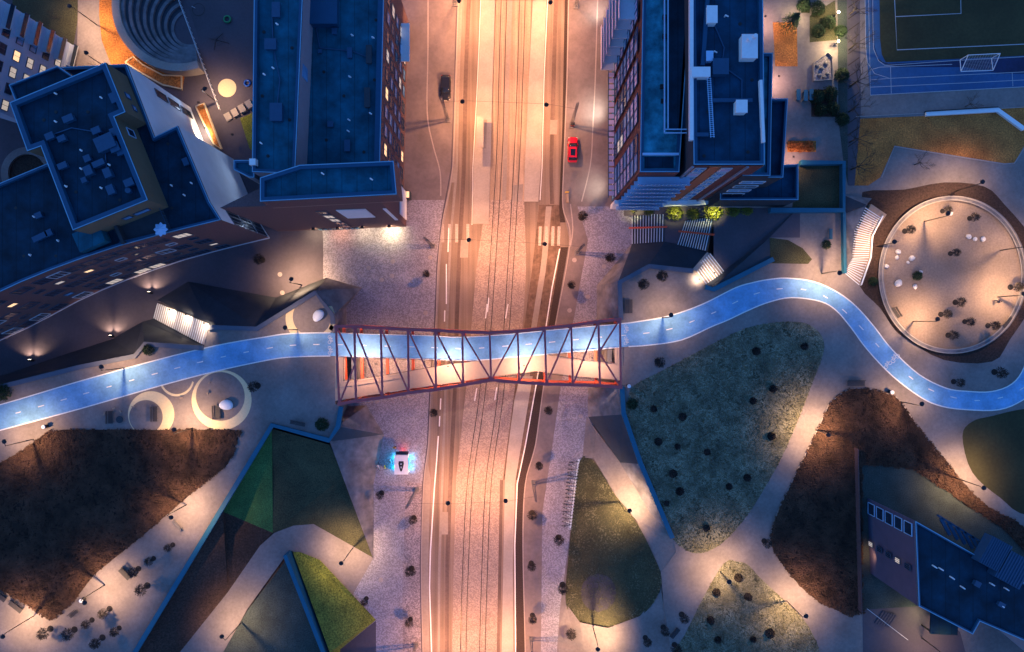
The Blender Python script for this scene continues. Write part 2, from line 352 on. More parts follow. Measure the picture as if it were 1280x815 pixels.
pl([(699.6,311),(690,360),(683,405),(670,482),(657,555),(646.5,605),(643.5,682),(644.5,815),(645.5,900)], ZR, .2, .045)
pl([(602,-60),(601,0),(597,100),(591,210),(590,281)], ZR, .12, .03)
pl([(685.5,-60),(684.5,0),(680,100),(677.5,210),(675,250)], ZR, .12, .03)
up_faces(mb.build('road_markings', M['white_line'], kind='structure'))
mb = MB()
for x in (553.5, 562, 571, 585):
    mb.flat([P(x-2,280,ZR)+Vector((0,0,.034)), P(x+1.7,280,ZR)+Vector((0,0,.034)), P(x+1.7,303,ZR)+Vector((0,0,.034)), P(x-2,303,ZR)+Vector((0,0,.034))])
for x in (675.5, 683.5, 691.5, 699):
    mb.flat([P(x-2,283,ZR)+Vector((0,0,.05)), P(x+1.7,283,ZR)+Vector((0,0,.05)), P(x+1,307,ZR)+Vector((0,0,.05)), P(x-2.7,307,ZR)+Vector((0,0,.05))])
up_faces(mb.build('zebra_crossing', M['worn_paint'], kind='structure'))
for px in ([(602,150),(609,150),(608,186),(601,186)],[(563,205),(571,205),(570,228),(562,228)],[(640,232),(654,230),(653,252),(640,252)],[(688,150),(697,150),(696,168),(687,168)],[(553,640),(560,640),(560,668),(552,668)],[(576,300),(586,300),(585,322),(575,322)]):
    sheet('asphalt_patch', px, ZR, M['asphalt_light'], .026 if px[0][1] not in (150,) or px[0][0] != 602 else .25)
# ---- pavements (raised 13 cm)
def pave(name, px, mt, lift=0, z=ZS):
    return sheet(name, px, z, mt, lift)
west_all = [(-160,-80),(573,-60)]+KL[1:]+[(420,900),(300,560),(-160,560)]
a = [P(p[0], p[1], ZS) for p in west_all]; MB().prism(a, ZR-.15, ZS).build('west_pavement', M['plaza'], kind='structure')
a = [P(p[0], p[1], ZS) for p in GE+[(900,900),(900,-60)]]; MB().prism(a, ZR-.15, ZS).build('east_pavement', M['walk'], kind='structure')
pave('north_west_walk', [(500,-60),(571.5,-60),(570.5,0),(567.5,100),(563.5,210),(556,250),(500,250)], M['walk'], .01)
pave('cobbled_square', [(500,250),(556,250),(551.5,275),(545.5,330),(542.5,406),(536.5,490),(533.5,555),(527.5,605),(524.5,708),(526.5,815),(528,900),(405,900),(440,745),(467,697),(467,560),(425,508),(415,390),(404,350),(404,300),(403,285),(500,275)], M['setts'], .01)
pave('sett_band', [(506,600),(527.5,605),(524.5,708),(526.5,815),(528,900),(504,900),(503,740),(506,640)], M['setts_fine'], .02)
pave('cobbled_walk', [(722,258),(800,258),(800,300),(760,360),(745,400),(742,540),(738,572),(716,640),(707,708),(700,760),(690,900),(657,900),(657,815),(654.5,682),(657.5,605),(670.5,555),(680.5,482),(695.5,404),(713.5,310)], M['setts'], .01)
pave('sett_band', [(713.5,310),(722,258),(735,300),(716,404),(701,482),(690,560),(678,640),(676,815),(676,900),(657,900),(657,815),(654.5,682),(657.5,605),(670.5,555),(680.5,482),(695.5,404)], M['walk'], .02)
mb = MB()
for px in ([(535,-60),(535,60),(534,140),(541,180),(550,214),(551,245)],[(749,-60),(747,0),(744,100),(741,160),(738,206),(727,252)],[(713,255),(716,285),(713,308)]):
    ribbon(mb, [P(*p, ZS)+Vector((0,0,.02)) for p in crom(px, 4)], .22, .02)
mb.build('paving_edge_line', M['kerb'], kind='structure')
mb = MB(); ribbon(mb, [P(x, y, ZS)+Vector((.1,0,.004)) for x, y in sl(KL)], .18, .014)
ribbon(mb, [P(x, y, ZS)+Vector((.1,0,.004)) for x, y in sl(GE)], .18, .014); mb.build('kerb', M['kerb'], kind='structure')
# ================================================================ PARK PLATEAUS (z = 0)
PW = [(-160,520),(-60,497),(0,482),(100,457),(168,443),(180,428),(255,433),(262,407),(322,409),(396,363),(418,393),(419,404),(419,505),(425,508),(421,533),(412,552),(340,532),(170,815),(120,900),(-160,900)]
MB().prism([P(*p, 0) for p in PW], -6.15, 0).build('park_plateau', M['park_paving'], kind='structure')
PE = [(775,400),(773,352),(811,331),(866,337),(880,357),(890,361),(965,322),(962,297),(1000,297),(1000,259),(900,259),(900,-120),(1420,-120),(1420,920),(848,920),(845,850),(830,760),(826,715),(845,690),(841,672),(800,580),(779,518),(775,485)]
MB().prism([P(*p, 0) for p in PE], -6.15, 0).build('park_plateau', M['park_paving'], kind='structure')
def surf(name, tris, mt, label=None, cat=None, sub=0):
    mb = MB()
    for t in tris: mb.add([P(*p) for p in t], [tuple(range(len(t)))])
    o = mb.build(name, mt, kind=None if label else 'structure', label=label, cat=cat); return up_faces(o)
# garden terrace north of the stairs, rising to the park
surf('garden_terrace', [[(780,258,-5.86),(780,270,-5.86),(832,268,-3.7),(832,258,-3.7)],[(832,258,-3.7),(832,268,-3.7),(852,276,-3.7),(892,268,-1.5),(892,258,-1.5)],
  [(892,258,-1.5),(892,268,-1.5),(892,322,-1.5),(905,340,-1.5)],[(892,258,-1.5),(905,340,-1.5),(962,297,.01),(1000,297,.01),(1000,258,.01)]], M['plaza'])
surf('east_ramp', [[(733,520,-5.855),(745,540,-5.8),(742,573,-5.6),(728,572,-5.86)],[(745,540,-5.8),(733,521,-5.855),(775,578,-4.2),(770,620,-3.8),(742,573,-5.6)],
  [(775,578,-4.2),(812,640,-1.8),(795,650,-2.4),(770,620,-3.8)],[(812,640,-1.8),(841,672,.01),(848,690,.015),(815,690,-1.0),(795,650,-2.4)],[(848,690,.015),(826,715,.015),(815,690,-1.0)]], M['park_paving'])
surf('south_ramp', [[(826,715,.015),(827,740,.012),(825,740,-.2)],[(825,740,-.2),(827,740,.012),(845,850,.012),(800,770,-1.2)],[(800,770,-1.2),(845,850,.012),(800,880,-1.4),(760,785,-2.8)],
  [(760,785,-2.8),(800,880,-1.4),(740,900,-4.0),(725,778,-4.6)],[(725,778,-4.6),(740,900,-4.0),(695,900,-5.86),(700,780,-5.86),(708,755,-5.83)]], M['park_paving'])
def tz(x, y): return -5.83+5.83*max(0, min(1, (x-708-max(0, 715-y)*.22)/118))
TEAR = crom([(724,578),(735,571),(745,580),(770,620),(795,652),(814,688),(827,722),(820,748),(800,770),(760,785),(728,780),(710,762),(707,740),(710,700),(716,640)], 6, True)
def gridlawn(name, poly, mt, lift, rows=40, cols=14):
    y0, y1 = min(p[1] for p in poly)+.05, max(p[1] for p in poly)-.05; mb = MB(); vs = []
    for r_ in range(rows+1):
        y = y0+(y1-y0)*r_/rows; xs = []
        for k in range(len(poly)):
            a, b = poly[k], poly[(k+1) % len(poly)]
            if (a[1] > y) != (b[1] > y): xs.append(a[0]+(b[0]-a[0])*(y-a[1])/(b[1]-a[1]))
        xa, xb_ = min(xs), max(xs)
        for c in range(cols+1): x = xa+(xb_-xa)*c/cols; vs.append(P(x, y, tz(x, y)+lift))
    W = cols+1; mb.add(vs, [(r_*W+c, r_*W+c+1, (r_+1)*W+c+1, (r_+1)*W+c) for r_ in range(rows) for c in range(cols)])
    return up_faces(mb.build(name, mt, kind='structure'))
gridlawn('teardrop_lawn', TEAR, M['lawn'], .03)
gridlawn('worn_patch', [(748+22*math.cos(k*math.pi/18), 741+24*math.sin(k*math.pi/18)) for k in range(36)], M['worn_grass'], .07, 14, 10)
# south-west ramp and banks
surf('south_west_ramp', [[(467,697,-5.85),(440,745,-5.85),(385,695,-5.0),(392,655,-5.0)],[(392,655,-5.0),(385,695,-5.0),(362,688,-4.7),(325,682,-4.4),(343,666,-4.6),(367,657,-4.85)],
  [(325,682,-4.4),(362,688,-4.7),(310,760,-3.8),(285,740,-3.8)],[(285,740,-3.8),(310,760,-3.8),(265,840,-2.6),(205,840,-2.6)],[(265,840,-2.6),(205,840,-2.6),(140,940,-1.2),(200,940,-1.2)]], M['park_paving'])
surf('grass_bank', [[(340,536,-.5),(341,666,-4.6),(280,640,-2.4),(278,636,-.5)],], M['lawn_green'])
surf('grass_bank', [[(278,636,-.5),(280,640,-2.4),(341,666,-4.6),(325,682,-4.4),(285,740,-3.8)],[(278,636,-.5),(285,740,-3.8),(205,840,-2.6),(168,820,-.5)],[(168,820,-.5),(205,840,-2.6),(140,940,-1.2),(115,905,-.4)]], M['soil'])
surf('grass_bank', [[(340,536,-.5),(412,556,-.5),(430,595,-2.2),(340,595,-2.6)],[(340,595,-2.6),(430,595,-2.2),(455,668,-4.6),(392,655,-4.99),(367,657,-4.84),(341,666,-4.59)],[(455,668,-4.6),(466,697,-5.8),(392,655,-4.99)]], M['lawn'])
surf('green_mound', [[(366,690,-4.4),(470,775,-5.84),(412,815,-2.6)],[(412,815,-2.6),(470,775,-5.84),(425,812,-5.2),(440,900,-2.0)],[(470,775,-5.84),(400,700,-4.9),(375,690,-4.8),(366,690,-4.4)]], M['lawn_bright'])
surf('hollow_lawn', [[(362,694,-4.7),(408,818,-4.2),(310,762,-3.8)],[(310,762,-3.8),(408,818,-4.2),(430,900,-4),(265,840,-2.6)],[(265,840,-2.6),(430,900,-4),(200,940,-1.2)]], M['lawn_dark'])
surf('street_corner_paving', [[(425,812,-5.86),(470,776,-5.84),(470,900,-5.84),(440,900,-5.86)]], M['plaza'])
# ---- sloping concrete retaining walls
def wall(label, facets, copings, cm='coping'):
    t = thing('retaining_wall', P(*facets[0][0][:3]), label, 'retaining wall')
    for i, fct in enumerate(facets):
        mk = 'concrete'
        if isinstance(fct[-1], str): mk = fct[-1]; fct = fct[:-1]
        o = MB().add([P(*p) for p in fct], [tuple(range(len(fct)))]).build('facet', M[mk], t); up_faces(o)
    for cp in copings:
        mb = MB(); ribbon(mb, [P(*p) for p in cp], .8, .45); mb.build('coping', M[cm], t)
    return t
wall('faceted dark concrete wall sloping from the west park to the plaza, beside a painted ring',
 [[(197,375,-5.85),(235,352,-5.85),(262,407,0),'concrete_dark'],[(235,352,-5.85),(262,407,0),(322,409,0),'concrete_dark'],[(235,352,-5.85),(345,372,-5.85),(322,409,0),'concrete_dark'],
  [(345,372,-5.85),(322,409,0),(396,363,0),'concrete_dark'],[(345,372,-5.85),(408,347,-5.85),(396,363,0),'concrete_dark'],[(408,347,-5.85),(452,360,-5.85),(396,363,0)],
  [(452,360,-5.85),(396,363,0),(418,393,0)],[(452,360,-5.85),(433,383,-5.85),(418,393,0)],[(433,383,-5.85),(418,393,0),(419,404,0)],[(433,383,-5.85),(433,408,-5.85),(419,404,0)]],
 [[(262,409,0),(322,411,0),(395,366,0),(416,394,0),(417,405,0)]], 'coping_lit')
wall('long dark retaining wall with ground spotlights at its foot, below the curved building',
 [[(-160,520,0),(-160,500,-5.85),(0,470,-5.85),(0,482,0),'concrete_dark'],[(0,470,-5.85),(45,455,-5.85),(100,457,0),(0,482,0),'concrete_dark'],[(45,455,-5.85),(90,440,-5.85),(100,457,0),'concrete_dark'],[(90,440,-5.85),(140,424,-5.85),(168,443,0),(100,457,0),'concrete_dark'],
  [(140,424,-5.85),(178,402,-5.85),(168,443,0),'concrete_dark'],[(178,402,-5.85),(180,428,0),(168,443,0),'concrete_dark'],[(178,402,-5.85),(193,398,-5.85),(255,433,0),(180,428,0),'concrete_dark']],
 [[(-160,522,0),(0,484,0),(100,459,0),(170,445,0),(182,430,0),(255,435,0)]], 'coping_lit')
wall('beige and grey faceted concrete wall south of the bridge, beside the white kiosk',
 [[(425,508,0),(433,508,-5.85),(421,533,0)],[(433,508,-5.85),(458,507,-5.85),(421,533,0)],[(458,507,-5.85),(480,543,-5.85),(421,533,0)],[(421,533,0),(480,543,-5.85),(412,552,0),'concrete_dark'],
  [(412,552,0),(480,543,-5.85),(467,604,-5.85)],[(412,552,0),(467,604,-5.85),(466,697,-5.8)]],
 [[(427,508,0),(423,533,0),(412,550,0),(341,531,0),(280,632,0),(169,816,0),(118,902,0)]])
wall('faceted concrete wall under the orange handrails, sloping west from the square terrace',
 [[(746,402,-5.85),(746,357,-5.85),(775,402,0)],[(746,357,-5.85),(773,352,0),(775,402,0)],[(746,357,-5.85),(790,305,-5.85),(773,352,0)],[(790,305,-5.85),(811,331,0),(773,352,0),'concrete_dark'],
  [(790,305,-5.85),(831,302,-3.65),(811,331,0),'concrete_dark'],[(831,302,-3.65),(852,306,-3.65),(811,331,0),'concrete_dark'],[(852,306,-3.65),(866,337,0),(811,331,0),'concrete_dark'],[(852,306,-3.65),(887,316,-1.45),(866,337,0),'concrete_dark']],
 [[(776,400,0),(774,353,0),(811,333,0),(866,339,0)]], 'coping_lit')
wall('dark sloping wall between the garden terrace and the bend of the blue path',
 [[(880,357,0),(905,338,-1.45),(962,297,0),(965,322,0),(890,361,0),'concrete_dark']], [[(881,359,0),(891,362,0),(966,324,0)]])
wall('long concrete wall with a blue coping between the round-shrub lawn and the ramp',
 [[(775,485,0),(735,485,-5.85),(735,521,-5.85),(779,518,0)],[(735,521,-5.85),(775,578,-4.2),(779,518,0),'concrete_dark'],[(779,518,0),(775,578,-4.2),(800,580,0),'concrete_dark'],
  [(775,578,-4.2),(812,640,-1.8),(800,580,0)],[(800,580,0),(812,640,-1.8),(841,672,0)]],
 [[(777,483,0),(779,516,0),(800,578,0),(840,672,0)]])
wl_ = thing('retaining_wall', P(390,750,-4.5), 'straight blue-topped wall on the west side of the bright green triangle', 'retaining wall')
mb = MB(); ribbon(mb, [P(362,688,-5), P(412,815,-5), P(440,900,-5)], .7, 2.6); mb.build('wall_body', M['coping'], wl_)
# ---- cycle path
CT = [(-100,532),(0,506),(98,477),(196,450),(270,432),(330,421.5),(362,417),(413,416),(460,417.5),(534,419.5),(575,421.5),(640,417.5),(705,411),(776,404.6),(797,402),(836,395),(877.5,380.5),(918.7,360),(940,353.5),(960,349.5),(983.5,347.7),(1017,352),(1048,366),(1071,384),(1093,409),(1115,437),(1148.5,468),(1182,485),(1207.8,489),(1238.8,489.5),(1264.5,480),(1280,459),(1290,420),(1310,380)]
CB = [(-100,565),(0,538),(100,511),(201,482),(270,464),(330,451),(362,446.5),(413,445),(460,446.5),(516,448),(588.6,450.5),(640,446.5),(705,441),(774.4,434),(810.5,431.5),(851.7,425),(887.8,409),(909.7,400),(935,388),(960,378),(988.7,372),(1024.8,376.6),(1045,388),(1063.5,409.4),(1084,437),(1115,469.6),(1151,496.7),(1177,507.8),(1208,512),(1249,512),(1280,499),(1310,475),(1330,430),(1350,380)]
ct = crom(CT, 4); cb = crom(CB, 4)
def cyc(name, i0, i1):   # part of the path by x range
    A = [P(x, y, 0) for x, y in ct if i0 <= x <= i1]; B = [P(x, y, 0) for x, y in cb if i0 <= x <= i1]
    return A, B
def resample(line, n):
    L = [0]
    for a, b in zip(line, line[1:]): L.append(L[-1]+math.hypot(b[0]-a[0], b[1]-a[1]))
    out = []; j = 0
    for k in range(n):
        t = L[-1]*k/(n-1)
        while j < len(L)-2 and L[j+1] < t: j += 1
        u = (t-L[j])/max(1e-6, L[j+1]-L[j]); out.append((line[j][0]+(line[j+1][0]-line[j][0])*u, line[j][1]+(line[j+1][1]-line[j][1])*u))
    return out
def seg(line, x0, x1, tail=False):
    out = [p for p in line if x0 <= p[0] <= x1]; return out
def pathpiece(name, A, B, lift=.03):
    n = max(len(A), len(B)); A = resample(A, n); B = resample(B, n); mb = MB()
    for i in range(n-1):
        mb.add([P(*A[i],0)+Vector((0,0,lift)), P(*B[i],0)+Vector((0,0,lift)), P(*B[i+1],0)+Vector((0,0,lift)), P(*A[i+1],0)+Vector((0,0,lift))], [(0,1,2,3)])
    return up_faces(mb.build(name, M['blue_path'], kind='structure'))
iA = [i for i, p in enumerate(ct) if p[0] <= 419][-1]; iB = [i for i, p in enumerate(cb) if p[0] <= 419][-1]
jA = [i for i, p in enumerate(ct) if p[0] >= 776][0]; jB = [i for i, p in enumerate(cb) if p[0] >= 776][0]
pathpiece('cycle_path', ct[:iA+1]+[(419,416)], cb[:iB+1]+[(419,445)])
pathpiece('cycle_path', ct[jA:], [(776,434)]+cb[jB:])
mb = MB()
for ln in (ct[:iA+1], cb[:iB+1], ct[jA:], cb[jB:]): ribbon(mb, [P(x, y, 0)+Vector((0,0,.045)) for x, y in ln], .2)
n = 400; A = resample(ct, n); B = resample(cb, n); mid = [((a[0]+b[0])/2, (a[1]+b[1])/2) for a, b in zip(A, B)]
mid = resample(mid, 1400); d = 0; dashes = []; cur = []; start = 5
for a, b in zip(mid, mid[1:]):
    s = math.hypot(b[0]-a[0], b[1]-a[1]); d += s
    if (d-start) % 29.5 < 8.5: cur.append(b)
    else:
        if len(cur) > 1: dashes.append(cur)
        cur = []
deck_dashes = []
for c in dashes:
    if 419 < c[0][0] < 776: deck_dashes.append(c); continue
    if abs(c[0][0]-413) < 6 or abs(c[0][0]-782) < 6 or (abs(c[0][0]-1113) < 12): continue
    ribbon(mb, [P(x, y, 0)+Vector((0,0,.045)) for x, y in (c[0], c[-1])], .17)
def bike_mark(mb, cx, cy, ang, s=1.0, z=.047):
    s = s*.78
    o = P(cx, cy, 0)+Vector((0,0,z)); ca, sa = math.cos(ang), math.sin(ang)
    def q(x, y): return o+Vector((ca*x-sa*y, sa*x+ca*y, 0))*s
    for wx in (-.55, .55):
        ribbon(mb, [q(wx+.34*math.cos(t*math.pi/6), .34*math.sin(t*math.pi/6)) for t in range(13)], .09*s)
    for a, b in (((-.55,0),(-.25,.5)),((-.25,.5),(.35,.5)),((.35,.5),(.55,0)),((-.25,.5),(0,0)),((0,0),(.35,.5)),((-.55,0),(0,0)),((.35,.5),(.3,.68)),((.2,.68),(.45,.68)),((-.38,.6),(-.15,.6))):
        ribbon(mb, [q(*a), q(*b)], .09*s)
bike_mark(mb, 412, 424.5, R(-90)); bike_mark(mb, 412, 438, R(-90)); bike_mark(mb, 782, 411, R(-90)); bike_mark(mb, 782, 426, R(-90))
bike_mark(mb, 1119, 448, R(45), 1.3); bike_mark(mb, 1110, 456, R(45), 1.1)
up_faces(mb.build('cycle_path_markings', M['white_line'], kind='structure'))
# ---- lawns and beds on the plateaus
def lawn(name, px, mt, lift=.02, n=5, smooth=True):
    return sheet(name, px, 0, mt, lift, smooth=smooth)
BEDW = [(-80,620),(-20,590),(30,562),(58,541),(80,537),(180,537.5),(292,537),(298,548),(285,580),(245,612),(180,668),(118,718),(95,748),(66,774),(44,762),(0,736),(-80,690)]
sheet('shrub_bed', crom(BEDW, 1, True), 0, M['soil'], .02)
LE = [(785,500),(792,482),(830,462),(900,425),(940,408),(985,402),(1012,406),(1028,422),(1029,442),(1015,480),(985,555),(950,620),(918,664),(890,687),(865,691),(843,676),(838,662),(801,570),(781,514)]
sheet('east_lawn', crom(LE, 4, True), 0, M['lawn_blue'], .02)
BEDE = [(1060,487),(1085,486),(1112,493),(1125,502),(1145,530),(1185,580),(1232,632),(1280,660),(1280,720),(1180,690),(1080,764),(1045,762),(1010,742),(980,708),(964,680),(968,650),(990,602),(1018,545),(1038,503)]
sheet('shrub_bed', crom(BEDE, 3, True), 0, M['soil'], .02)
LS = [(905,704),(922,702),(935,706),(950,722),(985,755),(1012,785),(1028,830),(1030,900),(820,900),(838,822),(855,795),(880,745)]
sheet('south_lawn', crom(LS, 4, True), 0, M['lawn_blue'], .02)
LSE = [(1203,545),(1215,527),(1240,520),(1290,510),(1400,505),(1400,640),(1290,645),(1250,622),(1215,590)]
sheet('south_east_lawn', crom(LSE, 4, True), 0, M['turf'], .02)
up_faces(MB().flat([P(748+22*math.cos(t/14*math.pi), 741+24*math.sin(t/14*math.pi), -3.6)+Vector((0,0,0)) for t in range(28)]).build('worn_patch', M['plaza'], kind='structure')) if False else None
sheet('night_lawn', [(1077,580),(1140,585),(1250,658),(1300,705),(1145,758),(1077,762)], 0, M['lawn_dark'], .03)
sheet('triangle_bed', [(962,297),(985,300),(1003,310),(1015,324),(1010,330),(963,329)], 0, M['lawn'], .02)
# edging lines
mb = MB()
for px in ([(1038,503),(1060,487),(1085,486),(1112,493),(1125,502),(1145,530),(1193,597)],[(1036,505),(1018,545),(990,602),(968,650),(963,675)],
           [(340,533),(255,672)],):
    ribbon(mb, [P(*p,0)+Vector((0,0,.02)) for p in crom(px,3)], .16, .05)
mb.build('bed_edging', M['kerb'], kind='structure')
# painted play rings
def ring(mb, c, ro, c2, ri, a0, a1, z=.016, n=48, m=0):
    for k in range(n):
        t0 = R(a0+(a1-a0)*k/n); t1 = R(a0+(a1-a0)*(k+1)/n)
        o0 = (c[0]+ro*math.cos(t0), c[1]+ro*math.sin(t0)); o1 = (c[0]+ro*math.cos(t1), c[1]+ro*math.sin(t1))
        i0 = (c2[0]+ri*math.cos(t0), c2[1]+ri*math.sin(t0)); i1 = (c2[0]+ri*math.cos(t1), c2[1]+ri*math.sin(t1))
        mb.add([P(*o0,0)+Vector((0,0,z)), P(*i0,0)+Vector((0,0,z)), P(*i1,0)+Vector((0,0,z)), P(*o1,0)+Vector((0,0,z))], [(0,1,2,3)], m)
mb = MB(); ring(mb, (189,518), 29, (182.5,521), 21, 0, 360); ring(mb, (277,500), 37.5, (275.5,495.5), 30.5, -35, 325) 
ring(mb, (221,474), 21.5, (221,473), 19.5, 10, 170); ring(mb, (388,398), 31, (390,396), 24, 20, 205); ring(mb, (388,398), 31, (386,397), 28.5, -30, 30)
up_faces(mb.build('painted_play_ring', M['cream_paint'], kind='structure'))
# ================================================================ NORTH-EAST: sports field, round playground, gardens
sheet('field_margin', [(1079,-80),(1082,60),(1088,119),(1420,101),(1420,-80)], 0, M['track_blue'], .02)
sheet('field_run_off', [(1088,-80),(1091,50),(1096,72),(1106,80),(1200,75),(1290,70),(1290,92),(1250,92),(1205,84),(1125,84),(1098,76),(1090,50)], 0, M['track_navy'], .03)
sheet('sports_field', [(1098,-80),(1100,50),(1102,68),(1107,78),(1420,63),(1420,-80)], 0, M['turf'], .04)
mb = MB()
def ln(px, w=.14, z=.06): ribbon(mb, [P(*p,0)+Vector((0,0,z)) for p in px], w)
ln([(1116,-80),(1118,0),(1121,62.5),(1420,49)]); ln([(1119,21),(1201,17),(1199,-80)])
ln([(1080,-80),(1082,60),(1084,78),(1093,92),(1112,98),(1280,90),(1420,83)], .1, .035); ln([(1084,-80),(1088,119),(1420,101)], .12, .035)
ln([(1086,88),(1100,84),(1190,80.5)], .1, .035); ln([(1087,100),(1113,98)], .08, .035); ln([(1088,109),(1200,104),(1420,93)], .1, .035); ln([(1113,84),(1114,117)], .09, .037); ln([(1265,91),(1266,108)], .09, .037)
ln([(1090,-80),(1091,35),(1092,62),(1098,76),(1106,82),(1190,76),(1280,71)], .1, .045)
up_faces(mb.build('field_markings', M['pitch_line'], kind='structure'))
sheet('dry_grass_slope', [(1079,148),(1156,145),(1290,132),(1290,165),(1267,205),(1255,205),(1118,182),(1100,222),(1085,232),(1068,232),(1070,150)], 0, M['lawn_brown'], .02)
mb = MB()
for px, w in (([(1070,146),(1156,141.5)],.12),([(1245,136),(1330,131)],.12),([(1102,222),(1118,183),(1255,205),(1268,204),(1290,170)],.18)): ribbon(mb, [P(*p,0)+Vector((0,0,.02)) for p in px], w, .06)
mb.build('grass_edging', M['kerb'], kind='structure')
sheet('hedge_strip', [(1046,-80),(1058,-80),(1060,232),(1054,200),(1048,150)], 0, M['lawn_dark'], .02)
sheet('parking_strip', [(1058,-80),(1074,-80),(1076,140),(1068,232),(1060,232)], 0, M['plaza'], .025)
mb = MB()
for k in range(14):
    y = -14+k*14.5; ribbon(mb, [P(1060,y+9,0)+Vector((0,0,.04)), P(1074,y-1,0)+Vector((0,0,.04))], .16)
up_faces(mb.build('parking_bay_lines', M['gutter'], kind='structure'))
sheet('orange_bed', [(966,28),(996,28),(997,83),(969,83)], 0, M['lawn_brown'], .02); sheet('garden_bed', [(1012,20),(1044,0),(1046,50),(1012,53)], 0, M['lawn'], .02)
sheet('garden_bed', [(1014,112),(1046,112),(1046,146),(1014,146)], 0, M['soil'], .02); sheet('garden_bed', [(984,176),(1020,176),(1020,190),(984,190)], 0, M['lawn_brown'], .02)
sheet('garden_bed', [(1000,-80),(1014,-80),(1012,16),(1002,16)], 0, M['lawn'], .02)
sheet('planting_strip', crom([(1078,240),(1088,262),(1090,292),(1086,330),(1075,358),(1100,385),(1118,412),(1135,425),(1180,450),(1240,452),(1262,425),(1300,360),(1290,300),(1255,255),(1230,233),(1180,228),(1130,237)], 3, True), 0, M['soil'], .014)
pc = (1190,343.5)
def ell(rx, ry, n=72): return [(pc[0]+rx*math.cos(2*math.pi*k/n), pc[1]+ry*math.sin(2*math.pi*k/n)) for k in range(n)]
sheet('round_playground', ell(91,97.5), 0, M['sand'], .03)
# ================================================================ BUILDINGS
def block(t, px, zt, zb, wallm, roofm, par=.55, pw=.45, parm='parapet', roofname='roof', wallmats=None):
    """a volume: walls, sunk roof, parapet rim. px: roof outline as it stands at height zt"""
    pts = [P(p[0], p[1], zt) for p in px] if not isinstance(px[0], Vector) else px
    n = len(pts); ins = inset(pts, pw); zr = zt-par
    w = MB()
    for i in range(n):
        a, b = pts[i], pts[(i+1) % n]
        w.add([(a.x,a.y,zb),(b.x,b.y,zb),(b.x,b.y,zt-.02),(a.x,a.y,zt-.02)], [(0,1,2,3)])
    wo = w.build('wall', M[wallm], t)
    r = MB().flat([(p.x,p.y,zr) for p in ins]).build(roofname, M[roofm], t); up_faces(r)
    q = MB()
    for i in range(n):
        j = (i+1) % n; a, b, c, d = pts[i], pts[j], ins[j], ins[i]
        q.add([(a.x,a.y,zt),(b.x,b.y,zt),(c.x,c.y,zt),(d.x,d.y,zt)], [(0,1,2,3)]); q.add([(d.x,d.y,zt),(c.x,c.y,zt),(c.x,c.y,zr),(d.x,d.y,zr)], [(0,1,2,3)])
        q.add([(a.x,a.y,zt),(b.x,b.y,zt),(b.x,b.y,zt-.25),(a.x,a.y,zt-.25)], [(0,1,2,3)])
    rim = inset(pts, .13)
    for i in range(n):
        j = (i+1) % n; a, b, c, d = pts[i], pts[j], rim[j], rim[i]
        q.add([(a.x,a.y,zt+.03),(b.x,b.y,zt+.03),(c.x,c.y,zt+.03),(d.x,d.y,zt+.03)], [(0,1,2,3)], 1); q.add([(d.x,d.y,zt+.03),(c.x,c.y,zt+.03),(c.x,c.y,zt),(d.x,d.y,zt)], [(0,1,2,3)], 1); q.add([(a.x,a.y,zt+.03),(b.x,b.y,zt+.03),(b.x,b.y,zt-.05),(a.x,a.y,zt-.05)], [(0,1,2,3)], 1)
    up_ = q.build('parapet', [M[parm], M['rim']], t)
    return wo, r, pts
def spot(name, loc, tgt, power, col, size=120, blend=.8, r=.1, parent=None):
    L = bpy.data.lights.new(name, 'SPOT'); L.energy = power; L.color = col; L.spot_size = R(size); L.spot_blend = blend; L.shadow_soft_size = r
    o = bpy.data.objects.new(name, L); COL.objects.link(o)
    d = Vector(tgt)-Vector(loc); o.rotation_euler = d.to_track_quat('-Z', 'Y').to_euler()
    if parent: o.parent = parent; o.location = Vector(loc)-ORG[parent]
    else: o.location = loc
    return o
WCACHE = {}

def window(parent, pos, ang, w, h, gm='glass', fm='frame', mull=1, name='window'):
    """pos: centre on the wall face; ang: direction the window faces"""
    key = (round(w, 2), round(h, 2), gm, fm, mull, name)
    if key not in WCACHE:
        b = MB(); f = .09
        b.box((0,.06,h/2-f/2), (w,.14,f)).box((0,.06,-h/2+f/2), (w,.16,f)).box((-w/2+f/2,.06,0), (f,.14,h-2*f)).box((w/2-f/2,.06,0), (f,.14,h-2*f))
        for k in range(mull):
            b.box((-w/2+w*(k+1)/(mull+1), .05, 0), (.06,.1,h-2*f))
        b.box((0,.055,0), (w-2*f,.03,h-2*f), m=1)
        me_o = b.build(name, [M[fm], M[gm]]); o = me_o; WCACHE[key] = o.data
        me = o.data
        for v in me.vertices: v.co += o.location
        o.location = (0,0,0); bpy.data.objects.remove(o)
    o = bpy.data.objects.new(name, WCACHE[key]); COL.objects.link(o); o.parent = parent
    o.location = Vector(pos)-ORG[parent]; o.rotation_euler = (0, 0, ang-math.pi/2)
    return o
def wallgrid(parent, a, b, z0, z1, nx, nz, w, h, pick, mull=1, u0=.5, fm='frame', name='window'):
    """windows on the wall from a to b (left to right seen from outside)"""
    a = Vector((a[0], a[1], 0)); b = Vector((b[0], b[1], 0)); d = (b-a); L = d.length; d.normalize(); nrm = Vector((d.y, -d.x, 0)); ang = math.atan2(nrm.y, nrm.x)
    for i in range(nx):
        for k in range(nz):
            g_ = pick(i, k)
            if not g_: continue
            p = a+d*(L*(i+u0)/nx)+nrm*.0; p.z = z0+(z1-z0)*(k+.5)/nz
            window(parent, p+nrm*.0, ang, w, h, g_, fm, mull, name)
